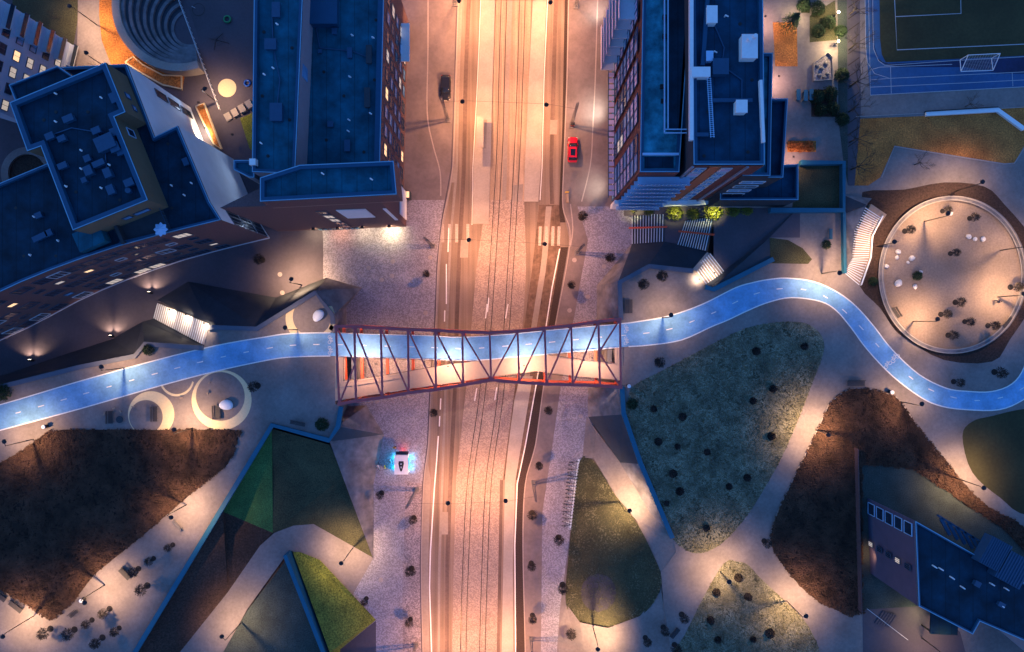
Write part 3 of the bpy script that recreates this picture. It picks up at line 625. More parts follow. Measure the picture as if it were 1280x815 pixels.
def vents(roof, items, zt, parm='vent'):
    for it in items:
        px, py, w, d, h = it[:5]; rz = it[5] if len(it) > 5 else 0
        c = P(px, py, zt+h)
        b = MB().box((c.x, c.y, zt+h/2), (w, d, h), rz).box((c.x, c.y, zt+h+.06), (w+.16, d+.16, .1), rz)
        b.build('roof_vent', M[it[6] if len(it) > 6 else parm], roof)
def pipes(roof, pxs, zt, m='white_metal'):
    for x, y in pxs:
        c = P(x, y, zt+.5); MB().tube((c.x,c.y,zt),(c.x,c.y,zt+.5),.11,.11,8).tube((c.x,c.y,zt+.5),(c.x+.35,c.y-.25,zt+.62),.11,.09,8).build('vent_pipe', M[m], roof)
M['rim'] = mat('highlight_metal_trim', (.16,.36,.52), .4, .1, 1)  # trim made pale so thin roof edge highlights sit in its colour
rnd = random.Random(3)
# ---- B1 top left block with the pale facade
t = thing('apartment_building', P(60,110,-6), 'pale apartment block with stacked windows at the top left corner, two windows glowing orange', 'building')
n_ = P(92,57,-6); s_ = P(66,168,-6)
out = [Vector((n_.x,n_.y,0)), Vector((s_.x,s_.y,0)), Vector((s_.x-16,s_.y+5,0)), Vector((n_.x-16,n_.y+5,0))]
block(t, out, 24, -6, 'pale_render', 'roof')
picks = {(1,3):'lit',(1,2):'litpale',(1,1):'litpale',(1,0):'litpale',(2,3):'litpale',(2,2):'litpale'}
wallgrid(t, s_, n_, -4.6, 17, 6, 7, 1.7, 1.5, lambda i, k: None if i > 4 else (picks.get((4-i+1-1, k)) or ('litpale' if rnd.random() < .3 else 'glass_blue' if rnd.random() < .4 else 'glass')), 1)
d_ = (n_-s_).normalized(); nr = Vector((d_.y, -d_.x, 0))
for k in range(7):
    c = n_+(-d_)*2.1+nr*.75; z = -4.0+k*3.1
    ang = math.atan2(d_.y, d_.x)
    b = MB().box((c.x,c.y,z-1.1),(3.9,1.5,.2),ang).box((c.x+nr.x*.72,c.y+nr.y*.72,z-.6),(3.9,.05,.9),ang, m=1)
    b.build('balcony', [M['frame_white'], M['glass']], t)
# ---- B2 school-like complex
t = thing('school_building', P(150,230,-6), 'large building with dark stepped roofs, white east walls and a curved brick front', 'building')
KB = 1.2
base_curve = crom([(-60,452),(36,409),(98,376),(160,349),(232,324),(300,306)], 2)
curve_w = [P(x, y, -6) for x, y in base_curve]; ZL = 14.7
low_px = [(74,84),(158,80),(193,171),(222,157),(262,252)]
low = [P(x, y, ZL) for x, y in low_px]+[P(337,297,-6)]+[Vector((v.x,v.y,0)) for v in curve_w[::-1]]+[P(x,y,ZL) for x, y in ((-80,262),(62,203),(30,120))]
low = [Vector((v.x, v.y, 0)) for v in low]
w_, roof2, _ = block(t, low, ZL, -6, 'brown_brick', 'roof_night')
# white skins on the east walls (proud of the brick)
def skin(a, b, z0, z1, mt, off=.012):
    a = Vector((a.x,a.y,0)); b = Vector((b.x,b.y,0)); d = (b-a).normalized(); nr = Vector((d.y,-d.x,0))*off
    return MB().add([(a.x+nr.x,a.y+nr.y,z0),(b.x+nr.x,b.y+nr.y,z0),(b.x+nr.x,b.y+nr.y,z1),(a.x+nr.x,a.y+nr.y,z1)], [(0,1,2,3)]).build('wall_panel', M[mt], t)
A0, A1, A2, A3 = low[1], low[2], low[3], low[4]
skin(A1, A0, -6, ZL-.3, 'white_wall'); skin(A3, A2, -6, ZL-.3, 'white_wall'); skin(low[5], A3, -6, ZL-.3, 'white_wall')
wallgrid(t, A1, A0, -5, 8, 3, 3, 1.4, 3.6, lambda i, k: 'glass' if i == 2 else None, 0)
wallgrid(t, low[5], A3, -5, 10, 2, 3, 1.6, 4.4, lambda i, k: 'glass', 1)
wallgrid(t, Vector((low[5].x,low[5].y,0)), Vector((low[5].x,low[5].y,0))+(Vector((A3.x,A3.y,0))-Vector((low[5].x,low[5].y,0)))*.1, 0, 1, 1, 1, .5, .5, lambda i, k: None)
c_ = P(256,160,-3.4); MB().box(c_, (.3,.3,.14)).build('wall_lamp', M['black'], t); spot('wall_light', c_-Vector((0,0,.2)), c_+Vector((-1.5,-.6,-1.6)), 2200, (1,.75,.5), 150, .9, .2, t)
for (qx, qy), (wx, wy), pw_ in (((248,128),(215,118),600),((290,168),(262,185),600),((324,210),(290,215),800),((342,262),(310,258),800)):  # floods added at the base to brighten the white walls
    c_ = P(qx, qy, -4.2); MB().box(c_, (.4,.3,.3)).build('added_wall_flood', M['black'], t); spot('added_flood_light', c_+Vector((0,0,.3)), P(wx, wy, 6), pw_, (.55,.72,1), 120, 1.0, .3, t)
# curved facade windows
cw = curve_w; cnt = 0
for i in range(len(cw)-1):
    a, b = cw[i], cw[i+1]; L = (b-a).length; nx = max(1, round(L/3.3))
    d = (b-a).normalized(); nr = Vector((d.y,-d.x,0)); ang = math.atan2(nr.y, nr.x)
    for j in range(nx):
        for k in range(5):
            p = a+d*(L*(j+.5)/nx); pz = -4.0+k*3.75+.3
            sp = P(0,0,0); X = p.x*F/(H-pz)+640
            if X < -15 or cnt > 97: continue
            cnt += 1; r_ = rnd.random(); tall = k % 2 == 0
            window(t, (p.x,p.y,pz), ang, 2.5 if tall else 1.5, 2.5 if tall else 1.3, 'litpale' if r_ < .06 else 'lit' if r_ < .085 else 'glass_blue' if r_ < .15 else 'glass', 'frame' if not r_ > .9 else 'frame_white', 2 if tall else 0)
mb = MB(); ribbon(mb, [p+Vector((0,0,.13)) for p in cw]+[P(337,297,-5.87)], .3, .12); mb.build('plinth_edge', M['frame_white'], t)
up = [(12,128),(132,78),(157,140),(143,146),(185,250),(91,288),(51,183),(34,189)]
w_, roof_u, upts = block(t, up, 20.0, ZL-1.2, 'umber_wall', 'roof_night', .7, .75, 'parapet')
block(t, [(11,106),(72,82),(95,98),(20,128)], 18.2, -6, 'dark_wall', 'roof_night', .3, .3)
for (x, y) in ((161,122),(173,130),(154,158)):
    c = P(x, y, 17)
d1 = (upts[2]-upts[1]).normalized()
for u, z, h in ((.55,17.2,1.3),(.78,16.6,1.0)):
    p = upts[1]+(upts[2]-upts[1])*u; nr = Vector((-d1.y, d1.x, 0)); nr = nr if nr.x > 0 else -nr
    window(t, (p.x,p.y,z), math.atan2(nr.y,nr.x), .9, h, 'glass_blue', 'parapet', 0)
p = upts[3]+(upts[4]-upts[3])*.12; d1 = (upts[4]-upts[3]).normalized(); nr = Vector((-d1.y, d1.x, 0)); nr = nr if nr.x > 0 else -nr
window(t, (p.x,p.y,16.8), math.atan2(nr.y,nr.x), 1.3, 1.9, 'glass', 'parapet_light', 0)
d1 = (upts[5]-upts[4]).normalized(); nr = Vector((-d1.y, d1.x, 0)); nr = nr if nr.y < 0 else -nr
for u, w in ((.25,2.4),(.45,1.3)):
    p = upts[4]+(upts[5]-upts[4])*u; window(t, (p.x,p.y,16.6), math.atan2(nr.y,nr.x), w, 1.2, 'glass_blue', 'frame', 0)
vents(roof_u, [(62,170,1.1,.8,.6,.4),(77,173,1.0,.7,.6,.4),(120,163,1.1,.8,.7,.4),(131,178,2.6,2.0,1.0,.42),(143,184,1.2,1.2,.8,.4),(150,190,.8,.8,.5,.4),(85,148,1.4,.8,.7,.4),(142,122,.9,1.3,.6,.4),(78,207,1.2,.7,.6,.4),
  (110,213,1.0,1.2,.9,.4),(123,204,1.6,.7,.7,.4),(134,216,.9,1.2,.9,.4),(138,237,.9,1.2,.7,.4),(161,228,1.2,.9,.7,.4),(105,225,.6,.6,.6,.4),(142,165,.8,1,.5,.4),(109,198,.8,.8,.6,.4)], 19.3)
c = P(160,238,19.8); MB().tube((c.x,c.y,19.3),(c.x,c.y,19.9),.42,.42,14).build('roof_vent', M['vent'], roof_u)
pipes(roof_u, [(125,121),(68,116),(68,151),(84,148),(100,187),(135,205),(133,211),(100,210),(81,232),(125,234)], 19.3)
vents(roof2, [(48,269,.9,.7,.6,.4),(50,296,2.2,.7,.6,.45),(61,291,.9,.8,.6,.45),(232,202,.7,1.0,.5,.4)], 14.1)
pipes(roof2, [(41,270),(71,300),(213,231),(238,228),(229,243),(36,318)], 14.1)
pav = P(112,297,15.6); MB().box((pav.x,pav.y,15.0),(4.2,3.0,1.7),.42).build('stair_head', M['roof2'], roof2)
for dx, z in ((0,0),):
    c = P(148,291,15.3); MB().box((c.x,c.y,14.7),(.5,3.4,1.3),.42).build('roof_screen', M['dark_wall'], roof2)
deck = [P(x, y, 14.9) for x, y in ((128,272),(196,250),(212,288),(150,303))]
up_faces(MB().flat([Vector((v.x,v.y,14.16)) for v in deck]).build('roof_terrace', M['dark_wall'], roof2))
mb = MB()
for a, b in ((0,1),(1,2),(2,3)):
    mb.bar((deck[a].x,deck[a].y,15.2),(deck[b].x,deck[b].y,15.2),.06,.06)
    for k in range(9):
        q_ = deck[a]+(deck[b]-deck[a])*k/8; mb.bar((q_.x,q_.y,14.2),(q_.x,q_.y,15.2),.04)
mb.build('terrace_railing', M['parapet'], roof2)
pt = thing('parasol', Vector((P(198,286,17).x, P(198,286,17).y, 14.2)), 'small pale blue scalloped parasol on the dark roof terrace of the stepped building', 'parasol')
o_ = ORG[pt]; mb = MB(); vs = [o_+Vector((0,0,2.6))]+[o_+Vector(((.95+.14*math.cos(8*t*math.pi/16))*math.cos(t*math.pi/16),(.95+.14*math.cos(8*t*math.pi/16))*math.sin(t*math.pi/16),2.15)) for t in range(32)]
mb.add(vs, [(0,1+k,1+(k+1)%32) for k in range(32)]); mb.build('canopy', M['parapet_light'], pt); MB().tube(o_, o_+Vector((0,0,2.5)), .04, .04).build('pole', M['steel'], pt); MB().tube(o_, o_+Vector((0,0,.12)), .35, .3, 12).build('base', M['steel'], pt)
# ---- B3 block west of the road
t = thing('apartment_building', P(420,130,-6), 'blue-roofed block left of the road with a brick street wall and blank white sign', 'building')
ew = -19.2
e_pts = [P(381,-60,16.4), P(484,-60,16.4), P(474.5,222,16.4), P(369,230,16.4)]
e_pts = [Vector((v.x,v.y,0)) for v in e_pts]; e_pts[1].x = e_pts[2].x = ew+.4
e_pts[1].x = -18.9; e_pts[2].x = -19.7
_, r_e, _ = block(t, e_pts, 16.4, -6, 'brown_brick', 'roof2', .6, .9)
_, r_w, _ = block(t, [(318,-60),(381,-60),(369,217),(315,215)], 21, -6, 'grey_render', 'roof2', .6, .5, 'parapet')
S0 = [Vector((v.x, v.y, 0)) for v in (P(325,222,24), P(375,206,24), P(492,201,24), P(496,243,24), P(325,252,24))]
_, r_s, sp_ = block(t, S0, 24, 19, 'brown_brick', 'roof2', .6, .6, 'parapet')
ubody = [Vector((sp_[0].x,sp_[0].y+.6,0)), Vector((-19.2,sp_[2].y-.8,0)), Vector((-19.2,18.05,0)), Vector((-42.5,17.2,0))]
w = MB(); w.prism(ubody, -6, 18.7); w.build('wall', M['brown_brick'], t)
MB().prism([(p.x,p.y) for p in sp_], 18.75, 18.98).build('soffit', M['wood'], t)
block(t, [(292,200),(318,200),(318,222),(312,222),(292,212)], 19, -6, 'grey_render', 'roof2', .3, .4)
a = Vector((e_pts[2].x, e_pts[2].y, 0)); b = Vector((e_pts[1].x, e_pts[1].y, 0)); 
def pk(i, k):
    r_ = rnd.random(); return 'lit' if r_ < .10 else 'litpale' if r_ < .2 else 'glass_blue' if r_ < .55 else 'glass'
wallgrid(t, a+(b-a)*.02, b-(b-a)*.12, -4.6, 14.8, 10, 5, 1.9, 2.3, pk, 1)
# south wall sign, glazing, wall lamps
class YS:
    pass
def ysat(x): return 17.2+(x+42.5)*.85/23.3
def south(x0, x1, z0, z1, mt, nm='panel', off=.12):
    return MB().box(((x0+x1)/2, ysat((x0+x1)/2)-off/2-.1, (z0+z1)/2), (x1-x0, off, z1-z0), .036).build(nm, M[mt], t)
sl_ = MB(); 
south(-26.8,-22.3,6.6,14.2,'white_metal','sign_panel'); south(-19.7,-19.2,3,14,'white_metal','corner_panel')
MB().box((-19.0, 21.5, -1.2), (.2, 4.9, 6.4)).build('blade_panel', M['white_metal'], t)
for k in range(5): window(t, (-29.4, ysat(-29.4)-.03, -2.6+k*3.6), -math.pi/2, 1.6, 2.8, 'litpale' if k in (2,3) else 'glass', 'frame', 1)
for k in range(8): window(t, (-34.5+k*.95, ysat(-34.5+k*.95)-.05, -4.9), -math.pi/2, .75, 1.5, 'glass_blue', 'frame', 0)
for k, x in enumerate((-21.5,)):
    window(t, (-19.17, 24.5, 8), 0, 2.2, 9, 'glass_pink', 'frame_white', 0)
MB().box((-18.3, P(505,50,2).y, 1.0), (1.5, 6.5, .3)).build('entrance_canopy', M['white_metal'], t)
for x, pw_, c_ in ((-35.3,700,(1,.75,.4)),(-31,650,(1,.45,.2)),(-26.6,700,(1,.75,.4)),(-21.8,2000,(1,.78,.42))):
    MB().box((x, ysat(x)-.25, -3.1), (.5,.5,.2)).box((x, ysat(x)-.25, -3.22), (.36,.36,.05), m=1).build('wall_lamp', [M['black'], M['lampglow']], t)
    spot('wall_light', (x, ysat(x)-.5, -3.3), (x, ysat(x)-1.3, -6), pw_, c_, 140, .9, .15, t)
vents(r_w, [(338,55,1.5,1.4,.7),(345,140,1.6,2.4,.9),(345,12,1,2,.6)], 20.4); vents(r_e, [(418,39,.6,.8,.5),(437,66,.6,1.4,.6),(413,155,.7,.7,.6),(434,182,.7,1.6,.6),(400,64,.4,.4,.4)], 15.8)
vents(r_e, [(461,68,.7,2.6,.5,0,'dark_wall'),(459,122,.7,2.8,.5,0,'dark_wall')], 15.8)
vents(r_e, [(403,8,4.2,5,1.6,0,'parapet')], 15.8); MB().box((P(409,20,17).x, P(409,20,17).y, 17.2), (1.0,.15,.5)).build('roof_light', M['litpale'], r_e)
pipes(r_w, [(345,29),(340,84),(329,92),(325,178)], 20.4); pipes(r_e, [(465,46),(462,141),(435,149),(434,163),(439,43),(436,95)], 15.8); pipes(r_s, [(402,216),(463,223)], 23.4)
c = P(320,205,20); MB().box((c.x,c.y,20.9),(.9,.9,1.0)).build('roof_vent', M['white_metal'], r_w)
for y0 in (45, 85):
    a_ = P(373, y0, 18.5); MB().box((P(380,y0,19).x-.0, a_.y, 18.6), (.12, 3.4, 2.4)).build('window', M['glass_blue'], t)
# ---- B4 tower block east of the road
t = thing('apartment_tower', P(860,150,-6), 'tall apartment tower right of the road with a red and blue striped south front', 'building')
xb = P(765,0,-6).x; yb = P(0,257,-6).y
W4 = [Vector((xb+.5,52,0)), Vector((xb,yb,0)), Vector((P(849,0,21).x,yb,0)), Vector((P(866,0,21).x,52,0))]
_, r4w, _ = block(t, W4, 21, -6, 'red_brick', 'roof_green', .5, .5)
M4 = [Vector((P(864,0,25).x,52,0)), Vector((P(867,0,25).x,yb+.1,0)), Vector((P(956,0,25).x,yb+.1,0)), Vector((P(953,0,25).x,52,0))]
_, r4, _ = block(t, M4, 25, -6, 'dark_wall', 'roof', .6, .55)
MB().box(((M4[1].x+M4[2].x)/2, yb+.07, 9.3), (M4[2].x-M4[1].x, .05, 30.6)).build('wall_panel', M['red_brick'], t)
V1 = [Vector((M4[2].x-1,P(0,66,19).y,0)), Vector((M4[2].x-1,yb-.1,0)), Vector((P(963,0,19).x,yb-.1,0)), Vector((P(966,0,19).x,P(0,66,19).y,0))]
_, rv1, _ = block(t, V1, 19, -6, 'dark_wall', 'roof_green', .5, .5)
V2 = [Vector((V1[2].x-1,P(0,123,13).y,0)), Vector((V1[2].x-1,P(0,222,13).y,0)), Vector((P(979,0,13).x,P(0,222,13).y,0)), Vector((P(985,0,13).x,P(0,123,13).y,0))]
_, rv2, _ = block(t, V2, 13, -6, 'dark_wall', 'roof', .9, .4)
V3 = [Vector((P(900,0,6).x,P(0,210,6).y,0)), Vector((P(900,0,6).x,P(0,250,6).y,0)), Vector((P(998,0,6).x,P(0,250,6).y,0)), Vector((P(998,0,6).x,P(0,205,6).y,0))]
_, rv3, _ = block(t, V3, 6, -6, 'dark_wall', 'roof', .9, .4)
MB().box((P(859,0,-5).x, yb-.3, -3.3), (27.5,.7,5.4)).build('plinth', M['white_metal'], t)
# west facade
def pk4(i, k):
    r_ = rnd.random(); return 'glass_pink' if r_ < .35 else 'glass_blue' if r_ < .88 else ('glass' if r_ < .95 else 'litpale')
a = Vector((W4[0].x, 52, 0)); b = Vector((W4[1].x, W4[1].y, 0)); nb = 6; L = 52-yb
bays = [P(0,y,21).y for y in (218,155,105,62,22,-15,-55)]
for y0, y1 in zip(bays, bays[1:]):
    for k in range(8):
        for j in range(2):
            if j*48+k > 96: continue
            window(t, (xb-.0, y0+(y1-y0)*(.12+.38*(j+.5)+.12*0), -4.2+k*3.2), math.pi, (y1-y0)*.36, 2.5, pk4(0,k), 'parapet', 1)
# south facade: brick with balcony slabs on the west part, glass strips on the main part
mb = MB()
for k in range(8):
    z = -3.2+k*3.0
    mb.box((W4[1].x+4.1, yb-.65, z), (7.6, 1.3, .18)); mb.box((W4[1].x+4.1, yb-1.28, z+.5), (7.6, .05, .9), m=1)
    for j in range(14): mb.box((W4[1].x+.5+j*.56, yb-1.3, z+.5), (.05,.05,1.0))
mb.build('balcony_stack', [M['parapet_light'], M['glass_blue']], t)
x0 = M4[1].x
for k in range(10):
    z = -3.6+k*2.9
    for j, xx in enumerate((1.4, 5.0)):
        window(t, (x0+xx, yb-.0, z), -math.pi/2, 1.6, 2.2, pk4(0,k), 'frame_white', 1)
for xx in (-.1, 7.4): MB().box((x0+xx+.1, yb-.12, 9.4), (.35,.24,30.5)).build('facade_fin', M['grey_render'], t)
south4 = MB().box((x0+3.2, yb-.06, 9.4), (1.5,.12,30.4)); south4.build('wall_panel', mat('rust_panel', (.42,.13,.06), .7, .1, 1), t)
for k in range(7):
    z = -3.8+k*3.1; window(t, (V1[1].x+2.9, yb-.12, z), -math.pi/2, 3.6, 1.5, pk4(0,k), 'frame_white', 1)
# roof details
zc = 24.4
vents(r4, [(890,18,1.3,2.2,1.3,0,'white_metal'),(937,58,2.0,3.1,1.4,0,'white_metal'),(876,90,2.4,1.2,1.3,0,'white_metal'),(901,83,2.0,2.0,1.2,0,'vent'),(927,133,1.4,1.6,1.3,0,'white_metal'),(887,70,.8,1.2,1.0,0,'parapet_light')], zc)
for x, y in ((937,49),(944,45)): c = P(x,y,26.4); MB().tube((c.x,c.y,25.6),(c.x,c.y,26.6),.28,.28,12).build('roof_vent', M['white_metal'], r4)
c = P(916,125,25); MB().box((c.x,c.y,24.8),(5.4,.5,.4)).build('cable_tray', M['vent'], r4); c = P(877,168,25); MB().box((c.x,c.y,24.8),(1.9,.5,.5)).build('cable_tray', M['vent'], r4)
MB().bar(P(878,82,24.9), P(884,0,24.9), .55, .5).bar(P(884,0,24.9), P(887,-40,24.9), .55, .5).build('duct', M['parapet'], r4)
mb = MB()
for s in (-2, 2): mb.bar(P(886+s,97,25), P(890.5+s,172,25), .07)
for k in range(30):
    y = 98+k*2.5; x = 886+(y-97)*.06; mb.bar(P(x-3,y,25), P(x+3,y,25), .06)
mb.build('roof_walkway', M['parapet_light'], r4)
c = P(864,88,25.4); MB().box((P(864.5,0,25.4).x, (P(0,175,25.4).y+52)/2, 25.1), (.5, 52-P(0,175,25.4).y, .7)).build('screen_wall', M['white_metal'], r4)
a_ = P(951,100,25.4); b_ = P(954.5,178,25.4); MB().bar((a_.x,a_.y,25.2),(b_.x,b_.y,25.2),.4,.6).build('screen_wall', M['white_metal'], r4)
pipes(r4, [(907,19),(893,64)], zc)
# roof well on the west part
xa, xc = P(834,0,21).x, P(862,0,21).x; yy0 = P(0,163,21).y
mb = MB(); mb.box(((xa+xc)/2, (yy0+52)/2, 20.75), (xc-xa, 52-yy0, .5)); mb.build('roof_well', M['roof_night'], r4w)
mb = MB()
for x in (xa-.5, xa): mb.bar((x,52,21.5),(x,yy0-(xa-x),21.5),.16)
for y in (yy0, yy0-.5): mb.bar((xa-.5,y,21.5),(xc,y,21.5),.16)
mb.build('well_railing', M['parapet_light'], r4w)
for x, y in ((831,21),(831,45),(828,108),(829,126)): c = P(x,y,20.8); MB().box((c.x,c.y,20.7),(.6,.6,.4)).build('roof_hatch', M['black'], r4w)
c0, c1 = P(803,193,21), P(848,213,21); mb = MB(); mb.box(((c0.x+c1.x)/2,c0.y,21.1),(c1.x-c0.x,.3,.5)); mb.build('parapet', M['parapet_light'], t)
up_faces(MB().flat([(c0.x+.4,c0.y-.2,20.56),(c1.x-.6,c0.y-.2,20.56),(c1.x-.6,yb+.7,20.56),(c0.x+.4,yb+.7,20.56)]).build('roof_terrace', M['roof_night'], r4w))
for k in range(7):   # corner balconies at the north-west
    z = -2.5+k*3.3; c = P(784,20,z)
    MB().box((xb-1.2, 49.0, z), (2.6, 7.6, .2)).box((xb-2.45, 49.0, z+.55), (.06, 7.6, .9), m=1).build('balcony', [M['frame_white'], M['glass_pink']], t)
mb = MB()
for k in range(23): mb.box((xb-.55, 46.6-k*1.05+.0, -2.9), (.95, .75, .12), m=0)
mb.box((xb-.06, 35, -2.95), (.08, 24.6, .3), m=1); mb.box((xb-1.08, 35, -2.95), (.08, 24.6, .3), m=1); mb.build('street_canopy', [M['glass_pink'], M['parapet']], t)
spot('canopy_light', (xb-2.4, P(0,136,-3).y, -3.2), (xb-4.0, P(0,136,-6).y, -6), 1500, (1,.85,.65), 150, .9, .15, t)
spot('canopy_light', (xb-2.4, P(0,232,-3).y, -3.2), (xb-4.0, P(0,232,-6).y, -6), 800, (1,.85,.65), 150, .9, .15, t)
spot('canopy_light', (xb-2.4, P(0,10,-3).y, -3.2), (xb-4.0, P(0,10,-6).y, -6), 900, (1,.85,.65), 150, .9, .15, t)
for px, py, pw_ in ((957,20,1500),(974,95,1500),(992,196,1200)):
    q_ = P(px, py, 3.2); MB().box(q_, (.3,.3,.12)).build('wall_lamp', M['black'], t); spot('wall_light', q_-Vector((0,0,.2)), q_-Vector((-.6,0,4)), pw_, (1,.55,.4), 150, .9, .2, t)
# walled yard beside the tower
t = thing('garden_wall', P(1020,235,0), 'low blue-capped wall enclosing the dark grass square beside the tower', 'wall')
mb = MB(); ribbon(mb, [P(998,205,0),P(1051,205,0),P(1051,264,0),P(960,264,0)], .8, 1.2); mb.build('wall_body', M['coping'], t)
mb = MB(); ribbon(mb, [P(1052.5,266,0),P(1053.5,342,0)], .5, .9); mb.build('wall_body', M['coping'], t)
sheet('dark_grass_square', [(996,207),(1049,207),(1049,261),(990,261)], 0, M['lawn'], .02)
for rf, pts_, z_ in ((r_e, ((400,20),(470,25),(405,90),(468,100),(408,175),(455,190),(430,120)), 15.8),(r_w, ((330,40),(365,60),(328,120),(362,150),(335,195)), 20.4),(r4, ((880,40),(925,30),(940,100),(885,140),(935,190),(880,195)), 24.4),(roof_u, ((55,150),(110,140),(95,240),(150,250),(70,140)), 19.3),(roof2, ((20,260),(30,320),(70,320),(210,180),(215,260)), 14.1)):
    for x, y in pts_:
        c = P(x, y, z_); MB().lathe((c.x, c.y, z_), [(.24,.0),(.24,.05),(.1,.06)], 12).build('roof_drain', M['black'], rf)
for rf, pl_, z_ in ((r_e, ((392,15),(400,60),(440,64),(461,72)), 15.86),(r_w, ((340,15),(342,60),(350,100),(346,140)), 20.46),(r4, ((890,25),(905,60),(902,82),(927,100),(927,128)), 24.46),(roof_u, ((62,170),(90,160),(120,165),(131,178),(134,216)), 19.36)):
    mb = MB(); L_ = [P(x, y, z_) for x, y in pl_]
    for a, b in zip(L_, L_[1:]): mb.bar(a+Vector((0,0,.08)), b+Vector((0,0,.08)), .14, .1)
    mb.build('roof_cable', M['vent'], rf)
# ---- B5 dark building bottom right
t = thing('apartment_building', P(1180,720,0), 'dark apartment block at the bottom right, two lit windows in its purple west wall', 'building')
a, b = P(1084,624,0), P(1089,718,0); Z5 = 14
n5 = P(1144,651,Z5); s5 = P(1148,758,Z5)
body = [P(1144,651,Z5),P(1229,699,Z5),P(1300,740,Z5),P(1380,790,Z5),P(1380,880,Z5),P(1290,805,Z5),P(1225,777,Z5),P(1216,793,Z5),P(1148.5,758,Z5)]
body = [Vector((v.x,v.y,0)) for v in body]
_, r5, b5 = block(t, body, Z5, 0, 'grey_render', 'roof_night', .35, .3)
A = body[0]; B = body[8]
MB().add([(A.x-.05,A.y,0),(B.x-.05,B.y,0),(B.x-.05,B.y,Z5-.3),(A.x-.05,A.y,Z5-.3)], [(0,1,2,3)]).build('wall_panel', mat('mauve_render', (.085,.075,.13), .8, .12, .6), t)
for k in range(5):
    window(t, (A.x-.1, A.y-1.6, 1.6+k*2.7), math.pi, 2.0, 2.1, 'glass', 'parapet_light', 0)
    window(t, (A.x-.1, A.y-7.6, 1.4+k*2.7), math.pi, .9, 1.5, 'litpale' if k in (0,3) else 'glass', 'frame', 2)
spot('wall_light', (A.x-.6, A.y-9.5, 2.2), (A.x+.3, A.y-9.8, .4), 220, (1,.5,.2), 150, .9, .1, t)
for px, py, w, d in ((1268,712,4.2,4.6),(1245,693,3.4,4.4)):
    c = P(px,py,15.5); mb = MB().box((c.x,c.y,14.6),(w,d,1.8),-.5)
    for k in range(9): mb.box((c.x+math.cos(-.5)*(k-4)*w/9.5, c.y+math.sin(-.5)*(k-4)*w/9.5, 15.56), (.12,d,.1), -.5)
    mb.build('roof_plant_room', M['vent'], r5)
pipes(r5, [(1168,708),(1176,711),(1190,722),(1203,734),(1252,757),(1240,730),(1258,736)], 13.65); vents(r5, [(1222,730,.8,.7,.6,-.5),(1252,756,.9,.6,.5,-.5)], 13.65)
mb = MB()
for k in range(7):
    a_ = P(1176+k*9.5, 648+k*5.6, 11); mb.bar(a_, a_+Vector((1.4,-2.6,0)), .5, .3)
a_ = P(1172,644,11); b_ = P(1240,686,11); mb.bar(a_, b_, .3); mb.build('pergola', M['parapet'], t)
e5 = thing('entrance_shelter', P(1190,770,0), 'small dark flat-roofed shelter lit yellow below it, under the south corner of the dark block', 'shelter')
c = P(1180,778,3); MB().box((c.x,c.y,3.0),(4.6,4,.3),-.05).build('roof', M['roof_night'], e5)
for dx in (-2,2):
    for dy in (-1.7,1.7): MB().box((c.x+dx,c.y+dy,1.43),(.2,.2,2.84)).build('post', M['black'], e5)
spot('shelter_light', (c.x-2.7,c.y+.5,2.8), (c.x-4.5,c.y-1,0), 600, (1,.8,.35), 160, .9, .1, e5)
sheet('yard_paving', [(1078,764),(1120,740),(1150,745),(1200,790),(1230,900),(1080,900)], 0, M['plaza'], .025)
mb = MB()
s_ = thing('outdoor_steps', P(1105,775,0), 'short flight of outdoor steps with a pale handrail beside the dark corner block', 'stairs')
for k in range(6): mb.box(P(1100+k*3.2, 772+k*1.0, .1+.08*k)+Vector((0,0,0)), (.42, 2.6, .16), -.6)
mb.build('treads', M['plaza'], s_); MB().bar(P(1084,761,1.0), P(1135,800,1.0), .06).bar(P(1084,761,0), P(1084,761,1.0), .06).bar(P(1135,800,0), P(1135,800,1.0), .06).build('handrail', M['white_metal'], s_)
f_ = thing('timber_fence', P(1075,700,0), 'tall thin reddish boundary fence running up from the bottom right yard', 'fence')
MB().bar(P(1070,560,.75), P(1075,764,.75), .12, 1.5).build('fence_panel', M['brown_brick'], f_)
for k in range(8):
    q_ = P(1070+k*.7, 562+k*28.5, .85); MB().box(q_, (.2,.2,1.7)).build('post', M['brown_brick'], f_)
# ================================================================ FOOTBRIDGE
t = thing('truss_footbridge', P(600,450,0), 'purple and red steel truss footbridge carrying the pale blue cycle path over the road', 'bridge')
N = [(420,408),(443,408),(476,410),(510,412),(544,413),(578,415),(612,416),(647,414),(681,410),(714,407),(748,402),(775,399)]
S = [(424,505),(445,501),(478,497),(511,491),(545,487),(579,481),(614,475),(649,478),(683,480),(716,481),(750,482),(776,484)]
ZT = 4.6; ZB = -.55
NT = [P(x,y,ZT) for x,y in N]; ST = [P(x,y,ZT) for x,y in S]
NB = [Vector((v.x,v.y,ZB)) for v in NT]; SB = [Vector((v.x,v.y,ZB)) for v in ST]
for pts in (NT, ST):
    mb = MB()
    for a, b in zip(pts, pts[1:]): mb.bar(a, b, .5, .4)
    for p in pts: mb.box(p, (.5,.5,.42))
    mb.build('top_chord', M['truss'], t)
for pts in (NB, SB):
    mb = MB()
    for a, b in zip(pts, pts[1:]): mb.bar(a, b, .55, .45)
    mb.build('bottom_chord', M['truss_red'], t)
for pts, q in ((NT, NB), (ST, SB)):
    for i, (a, b) in enumerate(zip(pts, q)):
        MB().bar(b+Vector((0,0,.2)), a-Vector((0,0,.15)), .3, .3).build('post', M['truss_red'], t)
        if i < len(pts)-1:
            c, d = (b, pts[i+1]) if i < 6 else (a, q[i+1]); MB().bar(c, d, .22, .22).build('side_diagonal', M['truss_red'], t)
